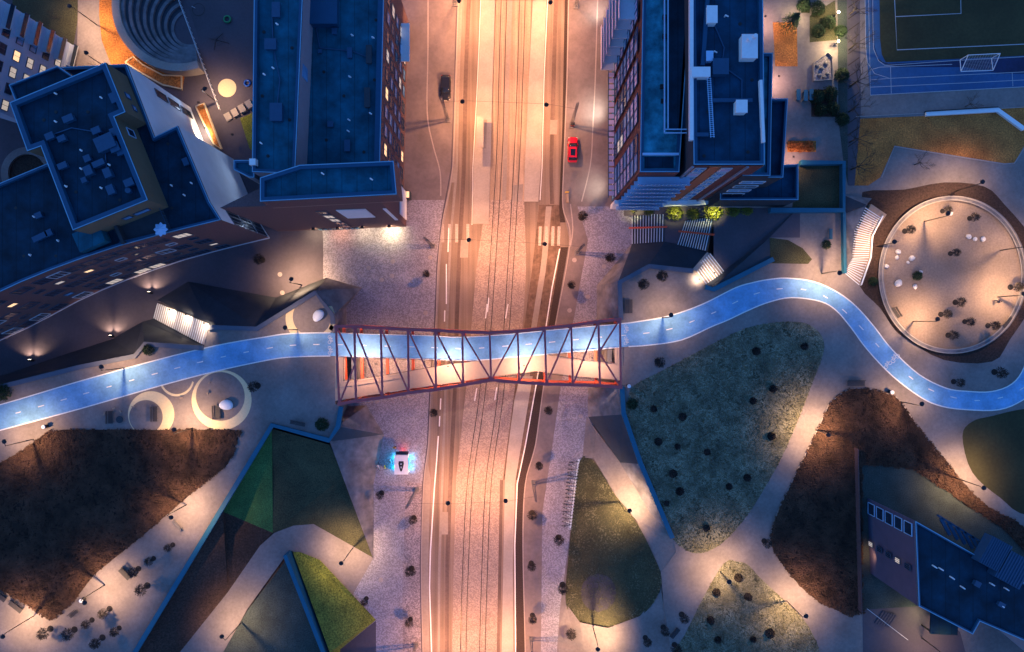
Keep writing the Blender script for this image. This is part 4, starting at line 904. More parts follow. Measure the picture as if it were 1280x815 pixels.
for a, b in zip(NT, ST): MB().bar(a, b, .32, .3).build('cross_member', M['truss'], t)
mid1 = NT[1]+(ST[1]-NT[1])*.5; mid10 = NT[10]+(ST[10]-NT[10])*.48
dg = [(NT[0],mid1),(ST[0],mid1),(NT[11],mid10),(ST[11],mid10)]+[(NT[i],ST[i+1]) for i in range(1,6)]+[(NT[i+1],ST[i]) for i in range(6,10)]
for a, b in dg: MB().bar(a, b, .26, .24).build('roof_diagonal', M['truss'], t)
for a, b in zip(NB, SB): MB().bar(a-Vector((0,0,.15)), b-Vector((0,0,.15)), .45, .5).build('floor_beam', M['truss_red'], t)
# deck: blue branch north, beige branch south, with two openings between them
top = [p for p in ct if 419 < p[0] < 776]; bot = [p for p in cb if 419 < p[0] < 776]
n = 40; A = resample([(419,416)]+top+[(776,404.6)], n); B = resample([(419,445)]+bot+[(776,434)], n)
mb = MB()
for i in range(n-1):
    for z, fl in ((.02, 0), (-.3, 1)):
        mb.add([P(*A[i],0)+Vector((0,0,z)), P(*B[i],0)+Vector((0,0,z)), P(*B[i+1],0)+Vector((0,0,z)), P(*A[i+1],0)+Vector((0,0,z))], [(0,1,2,3)])
    for Q in (A, B): mb.add([P(*Q[i],0)+Vector((0,0,.02)), P(*Q[i+1],0)+Vector((0,0,.02)), P(*Q[i+1],0)+Vector((0,0,-.3)), P(*Q[i],0)+Vector((0,0,-.3))], [(0,1,2,3)])
mb.build('cycle_deck', M['blue_path'], t)
def slab(px, z0=-.3, z1=.012): return MB().prism([P(*p,0) for p in px], z0, z1)
cx = lambda x: (x, lerpx(bot, x)+.15)
def lerpx(line, x):
    for a, b in zip(line, line[1:]):
        if a[0] <= x <= b[0]: return a[1]+(b[1]-a[1])*(x-a[0])/(b[0]-a[0])
    return line[0][1] if x < line[0][0] else line[-1][1]
beige = [(419,445.2),(431,445.6),(431,475),(447,474),(509,464),(560,455),(590,451)]+[cx(x) for x in (605,620,640,660,684)]+[(720,448.5),(768,453.4),(767,435),(776,434.2),(776,476),(773,475),(720,470),(671,464),(640,467.5),(600,473),(578,477),(509,486),(426.5,500),(419,501)]
slab(beige).build('walk_deck', M['cream_conc'], t)
mb = MB()
for p in [[(x, lerpx(top, x)) for x in range(420, 776, 12)]+[(775,404.8)], [(x, lerpx(bot, x)) for x in range(420, 776, 12)]+[(775,434)]]:
    mb = MB(); ribbon(mb, [P(*q_,0)+Vector((0,0,.035)) for q_ in p], .16); up_faces(mb.build('edge_line', M['white_line'], t))
for c in deck_dashes: up_faces(ribbon(MB(), [P(*q_,0)+Vector((0,0,.035)) for q_ in (c[0], c[-1])], .15).build('lane_dash', M['white_line'], t))
def railing(px, nm='railing', par=t, mt='black', z=0, h=1.1, step=1.6):
    mb = MB(); L = [P(*p, z) for p in px]; up = Vector((0,0,h))
    for a, b in zip(L, L[1:]):
        mb.bar(a+up, b+up, .07, .07); mb.bar(a+up*.5, b+up*.5, .03, .03); k = max(1, int((b-a).length/step))
        for i in range(k): q_ = a+(b-a)*i/k; mb.bar(q_, q_+up, .05, .05)
    return mb.build(nm, M[mt], par)
railing([(419,416),(460,416.8),(534,418.6),(575,420.6),(610,419),(640,416.5),(705,410.3),(775,404)])
railing([(424,501.5),(509,487),(578,478),(640,468.8),(671,465.2),(720,471),(775,477)])
railing([(431,447),(500,448.5),(588,452),(560,455),(509,464),(447,474),(431,475),(431,447)]); railing([(684,443),(720,448),(767,453.4),(767,436),(684,443)])
for p in ((452,0),(560,0),(655,0),(740,0)):
    for A_, B_ in ((N, S),):
        x = p[0]; y = lerpx(N, x)+8; c = P(x, y+36, ZT-.45)
        MB().box(c, (.22,.22,.2)).box(c-Vector((0,0,.12)), (.18,.18,.04), m=1).build('luminaire', [M['black'], M['lampglow']], t)
        spot('deck_light', c-Vector((0,0,.2)), c-Vector((0,0,5)), 3600, (1,.62,.45), 160, .6, .15, t)
for x0, w in ((449,30),(758,16)):
    c = P(x0, 466 if x0 < 600 else 444, -5)
    MB().box((c.x, c.y, -3.3), (.8, 9 if x0 < 600 else 4, 5.2)).build('pier', M['concrete'], t)
for x, y in ((470,455),(530,452),(583,450),(640,447),(690,452),(735,452)):
    c = P(x, y, -1.05); MB().box(c, (.5,.2,.16)).box(c-Vector((0,0,.1)), (.44,.16,.03), m=1).build('luminaire', [M['black'], M['lampglow']], t)
    spot('underdeck_light', c-Vector((0,0,.2)), c-Vector((0,0,5)), 1700, ROADC, 165, .5, .2, t)
# ================================================================ STAIRS
def stair(name, label, corners, nst, mt='tread', rail=None, railm='black', lamps=None):
    """corners: bottom-left, bottom-right, top-right, top-left as (px, py, z)"""
    bl, br, tr, tl = [P(*c) for c in corners]; t = thing(name, bl, label, 'stairs')
    mb = MB(); nz = MB()
    for k in range(nst):
        u0, u1 = k/nst, (k+1)/nst; z = bl.z+(tl.z-bl.z)*u1
        q = [bl.lerp(tl, u0), br.lerp(tr, u0), br.lerp(tr, u1), bl.lerp(tl, u1)]
        mb.prism([(p.x, p.y) for p in q], min(bl.z, z)-.5, z)
        nz.bar(Vector((q[0].x,q[0].y,z+.02)), Vector((q[1].x,q[1].y,z+.02)), .12, .05)
    mb.build('treads', M[mt], t); nz.build('nosing', M['white_metal'], t)
    return t
ts = stair('outdoor_stairs', 'lit stairs in the west retaining wall, with three lamps along the wall above', [(193,398,-5.87),(198,379,-5.87),(262,405,0),(255,431,0)], 26)
for k, (x, y) in enumerate(((212,391),(232,397),(255,408))):
    zz = -5.87+5.87*(x-195)/65; c = P(x, y-4, zz+2.2); c2 = P(x-2, y+6, zz)
    MB().box(c, (.3,.25,.14)).box(c-Vector((0,.02,.08)), (.22,.2,.03), m=1).build('stair_lamp', [M['black'], M['lampglow']], ts)
    spot('stair_light', c-Vector((0,0,.15)), c2, 1100, (1,.72,.45), 130, .7, .1, ts)
mb = MB(); mb.bar(P(193,400,-4.9), P(255,432,1), .08).bar(P(198,378,-4.9), P(262,404,1), .08); mb.build('handrail', M['black'], ts)
te = stair('outdoor_stairs', 'short brightly lit stairs climbing from the garden terrace to the square by the blue path', [(905,340,-1.5),(887,317,-1.5),(866,337,0),(880,357,0)], 9, 'wood')
for x, y in ((893,341),(874,349)):
    c = P(x, y, 1.2); MB().box(c, (.25,.25,.12)).box(c-Vector((0,0,.08)), (.2,.2,.03), m=1).build('stair_lamp', [M['black'], M['lampglow']], te); spot('stair_light', c-Vector((0,0,.15)), c-Vector((.5,0,4)), 480, (1,.75,.5), 140, .7, .1, te)
up_faces(MB().flat([P(*p) for p in ((884,315,-1.44),(888,318,-1.44),(871,340,.3),(866,336,.3))]).build('cheek_wall', M['platform'], te))
for lab, c4, rl, nn in (('lower steel-edged stairs with an orange middle handrail, beside the cobbled walk', [(790,305,-5.86),(790,268,-5.86),(832,268,-3.7),(831,302,-3.7)], ((786,285,-4.9),(834,283.5,-2.7)), 12),
                        ('upper steel-edged stairs with an orange middle handrail, nearer the garden terrace', [(847,306,-3.7),(857,276,-3.7),(893,271,-1.5),(884,314,-1.5)], ((848,289,-2.7),(893,293.5,-.5)), 12)):
    s_ = stair('outdoor_stairs', lab, c4, nn, 'concrete_dark')
    MB().bar(P(*rl[0]), P(*rl[1]), .3, .12).build('handrail', M['orange'], s_)
surf('stair_landing', [[(831,302,-3.69),(832,268,-3.69),(857,276,-3.69),(847,306,-3.69)]], M['plaza'])
# shallow timber steps beside the round playground
t = thing('stepped_ramp', P(1075,300,0), 'pale stepped timber ramp with bright treads beside the round playground', 'stairs')
segs = [([(1083,257),(1102,270),(1088,294),(1068,289)], 11), ([(1068,289),(1088,294),(1086,322),(1065,323)], 11), ([(1065,323),(1086,322),(1074,356),(1056,341)], 10)]
mb = MB(); nz = MB(); zt_ = 1.6; tot = 32; kk = 0
for q, ns in segs:
    a, b, c, d = q
    for k in range(ns):
        u0, u1 = k/ns, (k+1)/ns; z = zt_*(1-(kk+1)/tot)+.05; kk += 1
        L0 = (a[0]+(d[0]-a[0])*u0, a[1]+(d[1]-a[1])*u0); L1 = (a[0]+(d[0]-a[0])*u1, a[1]+(d[1]-a[1])*u1)
        R0 = (b[0]+(c[0]-b[0])*u0, b[1]+(c[1]-b[1])*u0); R1 = (b[0]+(c[0]-b[0])*u1, b[1]+(c[1]-b[1])*u1)
        mb.prism([P(*p,0) for p in (L0,R0,R1,L1)], -.02, z); nz.bar(P(*L1,z+.01), P(*R1,z+.01), .13, .05)
mb.build('treads', M['wood'], t); nz.build('nosing', M['white_metal'], t)
mb = MB()
for px in ([(1083,257,1.7),(1102,270,1.7),(1103,270,1.7),(1090,295,1.1),(1088,322,.5),(1076,356,.1)],):
    ribbon(mb, [P(*p) for p in px[2:]], .15, .3)
mb.bar(P(1103,270,2.6), P(1090,295,2.0), .07).bar(P(1090,295,2.0), P(1088,322,1.4), .07).bar(P(1088,322,1.4), P(1076,357,.9), .07); mb.build('handrail', M['white_metal'], t)
wall('pale folded concrete slope on the west side of the stepped timber ramp',
 [[(1054,268,.02),(1083,257,1.6),(1068,289,1.1)],[(1054,268,.02),(1068,289,1.1),(1065,323,.55)],[(1054,268,.02),(1065,323,.55),(1055,341,.02)],[(1053,243,.02),(1083,256,1.6),(1054,268,.02),'concrete_dark'],[(1053,243,.02),(1090,248,.02),(1083,256,1.6)]], [])
# ================================================================ ROUND PLAYGROUND RIM, STONES
t = thing('ring_wall', P(1190,343,0), 'thin white-edged circular wall around the sandy playground', 'wall')
for k0, nm in ((91.5,'outer_rim'),(87,'inner_rim')):
    mb = MB(); e = ell(k0, k0+6.5, 96); L = [P(*p, .45 if nm == 'outer_rim' else .42) for p in e]; L.append(L[0]); ribbon(mb, L, .16, .08); mb.build(nm, M['platform'], t)
mb = MB(); e = ell(89.3, 95.8, 96); L = [P(*p, 0) for p in e]; L.append(L[0]); ribbon(mb, L, .7, .42); mb.build('wall_body', M['concrete'], t)
ORD = ['first','second','third','fourth','fifth','sixth','seventh','eighth','ninth','tenth','eleventh','twelfth','thirteenth','fourteenth','fifteenth','sixteenth','seventeenth','eighteenth','nineteenth','twentieth','twenty-first','twenty-second','twenty-third','twenty-fourth']
def rock(seed, r):
    rr = random.Random(seed); bm = bmesh.new(); bmesh.ops.create_icosphere(bm, subdivisions=2, radius=1)
    for v in bm.verts: v.co *= rr.uniform(.86, 1.12); v.co.z = max(v.co.z, -.4)
    mb = MB(); mb.add([(v.co.x*r, v.co.y*r*.85, v.co.z*r*.7+.28*r) for v in bm.verts], [tuple(v.index for v in f.verts) for f in bm.faces]); bm.free(); return mb
for i, (x, y, r) in enumerate(sorted([(1122,315,.5),(1120.5,322,.4),(1139,323,.55),(1134.5,328,.3),(1107.5,333,.42),(1122,354,.7),(1143,358.5,.45),(1150.5,340,.36),(1210,296,.5),(1218,299,.42),(1228,299,.5),(1188,267,.4)], key=lambda s: s[0])):
    mb = rock(i, r); o = mb.build('play_stone', M['stone'], smooth=True); o.location = P(x, y, 0)+Vector((0,0,.03))
    tag(o, '%s from the left of the white stones in the round playground' % ORD[i], 'stone', 'white play stones'); o.rotation_euler.z = i*1.3
# ================================================================ AMPHITHEATRE AND SCHOOL YARD (street level)
ZY = -5.85
sheet('yard_paving', [(222,-60),(214,-60),(277,140),(330,270),(345,290),(330,-60)], ZY, M['plaza'], .012)
sheet('brown_bank', [(125,-60),(124,20),(127,50),(140,84),(165,84),(180,88),(228,112),(232,88),(170,60),(155,20),(156,-60)], ZY, M['lawn_brown'], .02)
sheet('yard_path', [(98,-60),(125,-60),(124,20),(127,50),(140,84),(112,102),(95,90),(97,40)], ZY, M['park_paving'], .012)
sheet('night_lawn', [(20,-60),(98,-60),(97,26),(92,57),(60,40),(15,12)], ZY, M['lawn'], .014)
sheet('bright_grass', crom([(300,148),(318,140),(318,190),(312,186)],1,True), ZY, M['lawn_bright'], .02)
t = thing('amphitheatre', P(215,40,ZY), 'open-air amphitheatre of dark curved seating steps in the school yard', 'amphitheatre')
La, Lb = Vector((214,-30)), Vector((277,140)); dl = Lb-La
def side(p): return dl.x*(p[1]-La.y)-dl.y*(p[0]-La.x)
NR = 9
for k in range(NR):
    u = k/(NR-1); c = (232+6*u, 14+22*u); r = 77-55*u; w = 3.3
    arc = []
    for a in range(60, 300, 3):
        q = (c[0]+r*math.cos(R(a)), c[1]+r*math.sin(R(a)))
        if side(q) > 25 and q[1] > -60: arc.append(q)
    if len(arc) < 3: continue
    zz = ZY+.12+.32*(NR-1-k)
    mb = MB(); ribbon(mb, [P(x, y, ZY) for x, y in arc], 1.35 if k == 0 else .55, zz-ZY); mb.build('seat_ring', M['concrete' if k else 'platform'], t)
    if k: 
        mb = MB(); c2 = (c[0]-1, c[1]-1); ribbon(mb, [P(x-(x-c[0])/r*3.0*0, y, ZY) for x, y in [(c[0]+(r+4.6)*math.cos(math.atan2(p[1]-c[1],p[0]-c[0])), c[1]+(r+4.2)*math.sin(math.atan2(p[1]-c[1],p[0]-c[0]))) for p in arc]], .75, zz-ZY-.1); mb.build('step_ring', M['concrete_dark'], t)
t = thing('yard_railing', P(250,70,ZY), 'straight pale railing cutting across the front of the amphitheatre', 'railing')
railing([(212,-36),(277,139)], 'rail', t, 'white_metal', ZY, 1.1, 1.0)
o = up_faces(MB().flat([P(284+11.5*math.cos(R(a)), 110+11.5*math.sin(R(a)), ZY)+Vector((0,0,.03)) for a in range(0, 360, 10)]).build('painted_disc', M['cream_paint'], kind='structure'))
for (x, y, r, mt, lab) in ((284,24,4,'green','green rubber play ring lying in the dark school yard'),(309,104,3.5,'bluep','blue play ring beside the long blue roof')):
    mb = MB()
    for k in range(20):
        a0, a1 = R(18*k), R(18*k+18); mb.tube(P(x+r*math.cos(a0), y+r*math.sin(a0), ZY+.2), P(x+r*math.cos(a1), y+r*math.sin(a1), ZY+.2), .16, .16, 8)
    mb.build('play_ring', M[mt], label=lab, cat='play ring')
t = thing('climbing_net', P(272,52,ZY), 'thin black climbing net frame in the dark school yard', 'climbing frame')
mb = MB(); apex = P(270,50,ZY+3.2)
cs = [P(262,48,ZY), P(268,62,ZY), P(286,54,ZY), P(278,42,ZY)]
for i, c in enumerate(cs):
    mb.tube(c, apex, .05); 
MB_ = mb; mb.build('frame', M['black'], t); mb = MB()
for f in (.3,.55,.8):
    for i in range(4): mb.bar(cs[i].lerp(apex, f), cs[(i+1)%4].lerp(apex, f), .03)
mb.build('net', M['black'], t)
t = thing('swing_hoop', P(248,12,ZY), 'black hoop climbing bars near the top of the school yard', 'climbing frame')
mb = MB()
for k in range(16): mb.tube(P(248,12,ZY+1.2)+Vector((1.1*math.cos(R(k*22.5)),1.1*math.sin(R(k*22.5)),0)), P(248,12,ZY+1.2)+Vector((1.1*math.cos(R(k*22.5+22.5)),1.1*math.sin(R(k*22.5+22.5)),0)), .05)
mb.build('hoop', M['black'], t); MB().tube(P(240,8,ZY), P(240,8,ZY+1.5), .06).bar(P(240,8,ZY+1.4), P(244,10,ZY+1.2), .06).build('post', M['white_metal'], t)
t = thing('planter_ring', P(36,217,ZY), 'grey concrete ring around a dark planted circle, left of the stepped roofs', 'planter')
mb = MB(); L = [P(36+28*math.cos(R(a)), 217+28*math.sin(R(a)), ZY) for a in range(0,361,6)]; ribbon(mb, L, 1.3, .5); mb.build('rim', M['park_paving'], t)
up_faces(MB().flat([p+Vector((0,0,.05)) for p in L[:-1]]).build('soil', M['soil'], t))
t = thing('planter_bed', P(205,95,ZY), 'curved brick-edged planting bed below the amphitheatre', 'planter')
mb = MB(); L = [P(*p,ZY) for p in ((158,79),(168,72),(180,82),(205,95),(228,96),(228,112),(205,107),(180,93),(158,79))]; ribbon(mb, L, .25, .5); mb.build('rim', M['cream_paint'], t)
up_faces(MB().flat([p+Vector((0,0,.4)) for p in L[:-1]]).build('soil', M['lawn_brown'], t))
t = thing('planter_bed', P(262,160,ZY), 'narrow lit planting bed along the white wall of the stepped building', 'planter')
mb = MB(); L = [P(*p,ZY) for p in ((246,134),(256,130),(278,187),(268,180),(246,134))]; ribbon(mb, L, .25, .5); mb.build('rim', M['cream_paint'], t)
up_faces(MB().flat([p+Vector((0,0,.4)) for p in L[:-1]]).build('soil', M['lawn_brown'], t))
t = thing('yard_steps', P(298,137,ZY), 'pale wide yard steps beside the long blue roof', 'stairs')
mb = MB()
for k in range(4): mb.box(P(285+k*9, 146-k*5, ZY+.15+.1*k), (1.1, 1.4, .3+.2*k), .5)
mb.build('treads', M['platform'], t)
# ================================================================ LAMPS
def make_lamp(base, top, power, col, size=136, hh=None, blend=1.0):
    t = thing('street_lamp', base, 'x', 'street lamp', 'tall park lamps with a black disc head')
    MB().tube(base, Vector((base.x, base.y, top.z)), .09, .06, 8).build('pole', M['black'], t)
    b_ = Vector((base.x, base.y, top.z-.05)); h_ = MB()
    h_.lathe(top-Vector((0,0,.12)), [(.10,.16),(.36,.12),(.38,0),(.36,-.02)], 16); h_.bar(b_, top, .06, .06)
    h_.build('lamp_head', M['black'], t); MB().lathe(top-Vector((0,0,.17)), [(.28,.02),(.28,0)], 16).build('lens', M['lampglow'], t)
    spot('lamp_light', top-Vector((0,0,.25)), top-Vector((0,0,5)), power, col, size, blend, .12, t)
    return t
HL = 6.6
# base px, (offset direction of head in world metres), power factor, label, z of ground
LAMPS = [((155,460),(0,.5),.6,'black lamp on the north side of the blue path near the left retaining wall',0),
 ((42,549),(-.2,.6),.8,'black lamp at the north-west tip of the big brown shrub bed',0),
 ((241,535),(0,.6),1.0,'black lamp on the top edge of the brown shrub bed between the painted rings',0),
 ((233,631),(.5,-.3),1,'black lamp on the right edge of the brown shrub bed, above the lone bench',0),
 ((131,731),(.5,-.4),1,'black lamp at the lower right edge of the brown shrub bed',0),
 ((42,770),(-.4,-.5),1.1,'black lamp at the bottom left corner, below the brown shrub bed',0),
 ((301,779),(-.5,.5),.8,'black lamp on the ramp west of the green triangle',-3.2),
 ((372,412),(0,.3),.35,'black lamp beside the crescent ring at the west bridge end',0),
 ((441,685),(-.4,-.4),1.0,'black lamp over the ramp where it meets the cobbles',-5.1),
 ((377,356),(.2,.5),1.6,'black lamp in the lower plaza north of the faceted wall',ZS),
 ((828,397),(0,.3),.45,'black lamp on the small square beside the blue path, east of the bridge',0),
 ((1027,342),(0,-.3),.9,'black lamp at the top of the blue path bend beside the low blue wall',0),
 ((1155,277),(0,.3),1.0,'black lamp at the top left inside the round playground',0),
 ((1096,308),(-.5,0),.55,'black lamp on the left rim of the round playground near the timber steps',0),
 ((1141,402),(.2,.3),1.0,'black lamp at the lower left inside the round playground',0),
 ((1247,371),(-.3,.2),.95,'black lamp at the right inside the round playground',0),
 ((1194,239),(.2,.2),.5,'black lamp just outside the top rim of the round playground',0),
 ((1250,313),(.3,.2),.4,'black lamp at the far right inside the round playground, upper of the two there',0),
 ((1125,502),(-.1,.3),.55,'black lamp between the brown shrub bed and the lowest bend of the blue path',0),
 ((1193,597),(.5,-.2),1.2,'black lamp on the right edge of the eastern shrub bed',0),
 ((1019,537),(-.6,.1),1.3,'black lamp on the left edge of the eastern shrub bed',0),
 ((983,751),(.5,.1),1.1,'black lamp on the right edge of the bottom lawn',0),
 ((741.5,785),(0,-.6),1.6,'black lamp at the bottom tip of the teardrop lawn',-3.5),
 ((774,627),(.6,.1),1.5,'black lamp on the right edge of the teardrop lawn beside the ramp',-3.6),
 ((900,714),(-.4,.5),.95,'black lamp at the top of the bottom lawn where the paths meet',0),
 ((1152,797),(0,-.2),.35,'black lamp in the yard beside the dark corner block',0),
 ((121,31),(-.6,.3),.8,'black lamp at the top left on the path left of the amphitheatre',ZY),
 ((139,88),(-.4,.5),.8,'black lamp on the path just above the stepped dark roofs',ZY),
 ((272,128),(.5,.2),.6,'black lamp at the lower end of the pale yard railing',ZY)]
for (bx, by), off, pf, lab, z in LAMPS:
    b = P(bx, by, z); top = Vector((b.x+off[0]*1.2, b.y+off[1]*1.2, z+HL)); l = make_lamp(b, top, PARK_W*pf, WARM); l['label'] = lab
# garden lamps top right
for x, y, pw_, lab in ((1042,21,1300,'small bright garden lamp, upper of the two by the parking strip'),(1042,57,1900,'small bright garden lamp, lower of the two by the parking strip'),(993,25,900,'small garden light beside the conifer near the tower')):
    t = thing('garden_lamp', P(x,y,0), lab, 'garden lamp'); MB().tube(P(x,y,0), P(x,y,1.6)-Vector((P(x,y,1.6).x-P(x,y,0).x, P(x,y,1.6).y-P(x,y,0).y,0)), .05).build('post', M['black'], t)
    b = ORG[t]; MB().lathe(b+Vector((0,0,1.6)), [(.12,0),(.2,.15),(.14,.3)], 12).build('globe', M['lampglow'], t)
    L = bpy.data.lights.new('garden_light','POINT'); L.energy = pw_; L.color = (1,.72,.35); L.shadow_soft_size = .2; o = bpy.data.objects.new('garden_light', L); COL.objects.link(o); o.parent = t; o.location = (0,0,2.4)
# ground spotlights at the foot of the west retaining wall
for i, (x, y, lab) in enumerate(((42,452,'left'),(142,422,'middle'),(190,368,'right'))):
    t = thing('ground_spotlight', P(x,y,ZS), '%s of the three ground spotlights at the foot of the dark retaining wall' % {'left':'leftmost','middle':'middle one','right':'rightmost'}[lab], 'spotlight', 'ground spotlights')
    b = P(x,y,ZS)+Vector((0,.2,0)); MB().box(b+Vector((0,0,.5)), (.3,.3,1.0)).build('post', M['black'], t); MB().box(b+Vector((0,.1,1.1)), (.5,.25,.25)).box(b+Vector((0,.24,1.07)), (.4,.04,.18), m=1).build('lamp_head', [M['black'], M['lampglow']], t)
    for dx in (-.9,.9):
        spot('wash_light', b+Vector((0,.4,1.1)), b+Vector((dx*1.5,2.4,-.1)), 1300, (1,.66,.42), 75, .9, .1, t)
for i, T in enumerate((T1, T2)):
    w = thing('contact_wire', P(*T[1], -.95), 'thin %s tram contact wire running along the middle of the road' % ('west','east')[i], 'wire')
    mb = MB(); L_ = [P(x, y, ZR)+Vector((0,0,5.0)) for x, y in T]
    for a, b in zip(L_, L_[1:]): mb.tube(a, b, .014, .014, 4)
    mb.build('wire', M['black'], w)
# overhead masts and hanging road lamps
def make_mast(base, hgt, lab):
    t = thing('catenary_mast', base, lab, 'lattice mast', 'lattice masts along the tram line')
    mb = MB(); s = .22
    for dx in (-s, s):
        for dy in (-s, s): mb.bar(base+Vector((dx,dy,0)), base+Vector((dx*.6,dy*.6,hgt)), .06)
    for k in range(14):
        z0, z1 = hgt*k/14, hgt*(k+1)/14; f0, f1 = 1-.4*k/14, 1-.4*(k+1)/14
        for (a, b) in (((-s,-s),(s,-s)),((s,-s),(s,s)),((s,s),(-s,s)),((-s,s),(-s,-s))): mb.bar(base+Vector((a[0]*f0,a[1]*f0,z0)), base+Vector((b[0]*f1,b[1]*f1,z1)), .04)
    mb.build('lattice', M['steel'], t); MB().box(base+Vector((0,0,.15)), (.9,.9,.3)).build('foot', M['concrete'], t); return t
rows = [(0,(569,5),(720,8),((574,1),(688,3)),'at the top edge of the photo'),(1,(560,150),(714,157),((578,127),(683,131)),'beside the parked cars'),(2,(541,308),(721,316),((586,300),(681,305)),'level with the zebra crossing'),
        (3,(521,612),(667,604),((560,629),(632,626)),'just south of the white kiosk'),(4,(520,806),(664,799),((553,830),(636,828)),'at the bottom edge of the photo'),(5,(568,-150),(722,-150),((576,-50),(690,-50)),None)]
for k, lm, rm, heads, where in rows:
    tops = []
    for q, sd in ((lm,'west'),(rm,'east')):
        b = P(*q, ZS)
        if where: make_mast(b, 12.6, 'grey lattice tram mast on the %s pavement %s' % (sd, where))
        tops.append(b+Vector((0,0,9.6)))
    w = thing('span_wire', tops[0], 'thin span wire across the road %s' % where, 'wire', 'span wires over the road') if where else None
    if w:
        hp = [P(*h_, 2.6) for h_ in heads]; pts = [tops[0], hp[0]+Vector((0,0,.5)), hp[1]+Vector((0,0,.5)), tops[1]]; mb = MB()
        for a, b in zip(pts, pts[1:]): mb.tube(a, b, .018, .018, 4)
        mb.build('wire', M['black'], w)
    for j, h_ in enumerate(heads):
        c = P(*h_, 2.6)
        l = thing('hanging_road_lamp', c, ('%s black lamp hanging over the road %s' % (('west','east')[j], where)) if where else 'black lamp hanging over the road beyond the top edge', 'road lamp', 'hanging road lamps')
        MB().lathe(c, [(.06,.42),(.12,.3),(.36,.12),(.38,0)], 16).build('lamp_head', M['black'], l); MB().lathe(c-Vector((0,0,.05)), [(.3,.04),(.3,0)], 16).build('lens', M['lampglow'], l)
        spot('road_light', c-Vector((0,0,.15)), c-Vector((0,0,9)), ROAD_W, ROADC, 165, .4, .2, l)
# ================================================================ TREES AND SHRUBS
def blob_tree(seed, h, r, twigs=170, ball=.55, mr=.75):
    """young leafless tree: trunk with limbs, ball of twigs, disc of mulch"""
    rr = random.Random(seed); t = thing('young_tree', (0,0,0), 'x', 'tree')
    tr = MB(); tr.tube((0,0,0), (rr.uniform(-.05,.05),rr.uniform(-.05,.05),h*.55), .07, .05, 6)
    cr = MB(); c0 = Vector((0,0,h*.68))
    for k in range(9):
        a = rr.uniform(0, 6.28); e = rr.uniform(.2, 1.2); L = r*rr.uniform(.7,1.0)
        q = Vector((math.cos(a)*math.cos(e), math.sin(a)*math.cos(e), math.sin(e)))*L; tr.tube((0,0,h*rr.uniform(.35,.55)), c0+q*.8, .035, .015, 4, cap=False)
    for k in range(twigs):
        a = rr.uniform(0, 6.28); z = rr.uniform(-.6, 1); s = math.sqrt(1-z*z); rad = r*rr.uniform(.1, 1)**.6; 
        p = c0+Vector((math.cos(a)*s, math.sin(a)*s, z*1.1))*rad
        d = Vector((math.cos(a)*s+rr.uniform(-.6,.6), math.sin(a)*s+rr.uniform(-.6,.6), z+rr.uniform(-.3,.6))).normalized()*rr.uniform(.2,.5)*min(1,r)
        cr.tube(p, p+d, .022, .006, 3, cap=False)
        n_ = d.cross(Vector((rr.random(),rr.random(),rr.random()))).normalized()*.05
        if rr.random() < .6: cr.add([p, p+d*.5+n_, p+d, p+d*.5-n_], [(0,1,2,3)])
    tr.build('trunk', M['bark'], t); cr.build('crown', M['twig'], t)
    if mr:
        m_ = MB(); m_.lathe((0,0,0), [(mr,.0),(mr*.9,.06),(mr*.3,.09)], 20); m_.build('mulch_disc', M['mulch'], t)
    return t
def shrub(seed, r, h, mt, n=260, name='round_shrub', mr=.8, leaf=.12):
    rr = random.Random(seed); t = thing(name, (0,0,0), 'x', 'shrub'); st = MB(); cr = MB()
    for k in range(12):
        a = rr.uniform(0,6.28); st.tube((0,0,0), (math.cos(a)*r*.7, math.sin(a)*r*.7, h*rr.uniform(.5,.95)), .025, .01, 4, cap=False)
    for k in range(n):
        a = rr.uniform(0,6.28); z = rr.random(); s = math.sqrt(max(0,1-z*z))*(rr.uniform(.2,1)**.5)*rr.uniform(.9,1.08); p = Vector((math.cos(a)*s*r, math.sin(a)*s*r, .08+z*h*rr.uniform(.8,1)))
        d = Vector((rr.uniform(-1,1),rr.uniform(-1,1),rr.uniform(-.3,.9))).normalized()*leaf; e = d.cross(Vector((rr.random()+.1,rr.random(),rr.random()))).normalized()*leaf*.45
        cr.add([p-d, p+e, p+d, p-e], [(0,1,2,3)])
    st.build('stem', M['bark'], t); cr.build('foliage', M[mt], t)
    if mr: MB().lathe((0,0,0), [(mr,0),(mr*.92,.05),(mr*.3,.08)], 20).build('mulch_disc', M['mulch'], t)
    return t
used = {}
def place(proto, key, x, y, z, lab, group, cat, s=1, rz=0):
    if key not in used: used[key] = proto; o = proto
    else: o = copy_tree(used[key])
    b = P(x, y, z); o.location = b; o.rotation_euler.z = rz; o.scale = (s,s,s)
    tag(o, lab, cat, group); return o
protos = [blob_tree(1, 2.5, .78, 420, mr=.5), blob_tree(2, 2.8, .72, 400, mr=.5), blob_tree(3, 2.3, .82, 440, mr=.5)]
bushes = [shrub(11, .72, .9, 'twig', 260, mr=.72, leaf=.17), shrub(12, .65, .8, 'twig', 240, mr=.62, leaf=.17)]
rt = random.Random(5)
def grp(items, what, where, z, kind='tree', axis='y', group=None, s0=1.0):
    idx = 0 if axis == 'x' else 1
    items = sorted(items, key=lambda q: q[idx])
    for i, q in enumerate(items):
        k = rt.randrange(3) if kind == 'tree' else rt.randrange(2)
        pr = (protos if kind == 'tree' else bushes)[k]
        od = ORD[i]+(' from the left' if axis == 'x' else ' from the top')
        zz = q[2] if len(q) > 2 else z
        lab = '%s of the %s %s' % (od, what, where) if len(items) > 1 else '%s %s' % (what, where)
        place(pr, (kind, k), q[0], q[1], zz+.02, lab, group or '%s %s' % (what, where), 'tree' if kind == 'tree' else 'shrub', s0*rt.uniform(.85, 1.15), rt.uniform(0, 6.28))
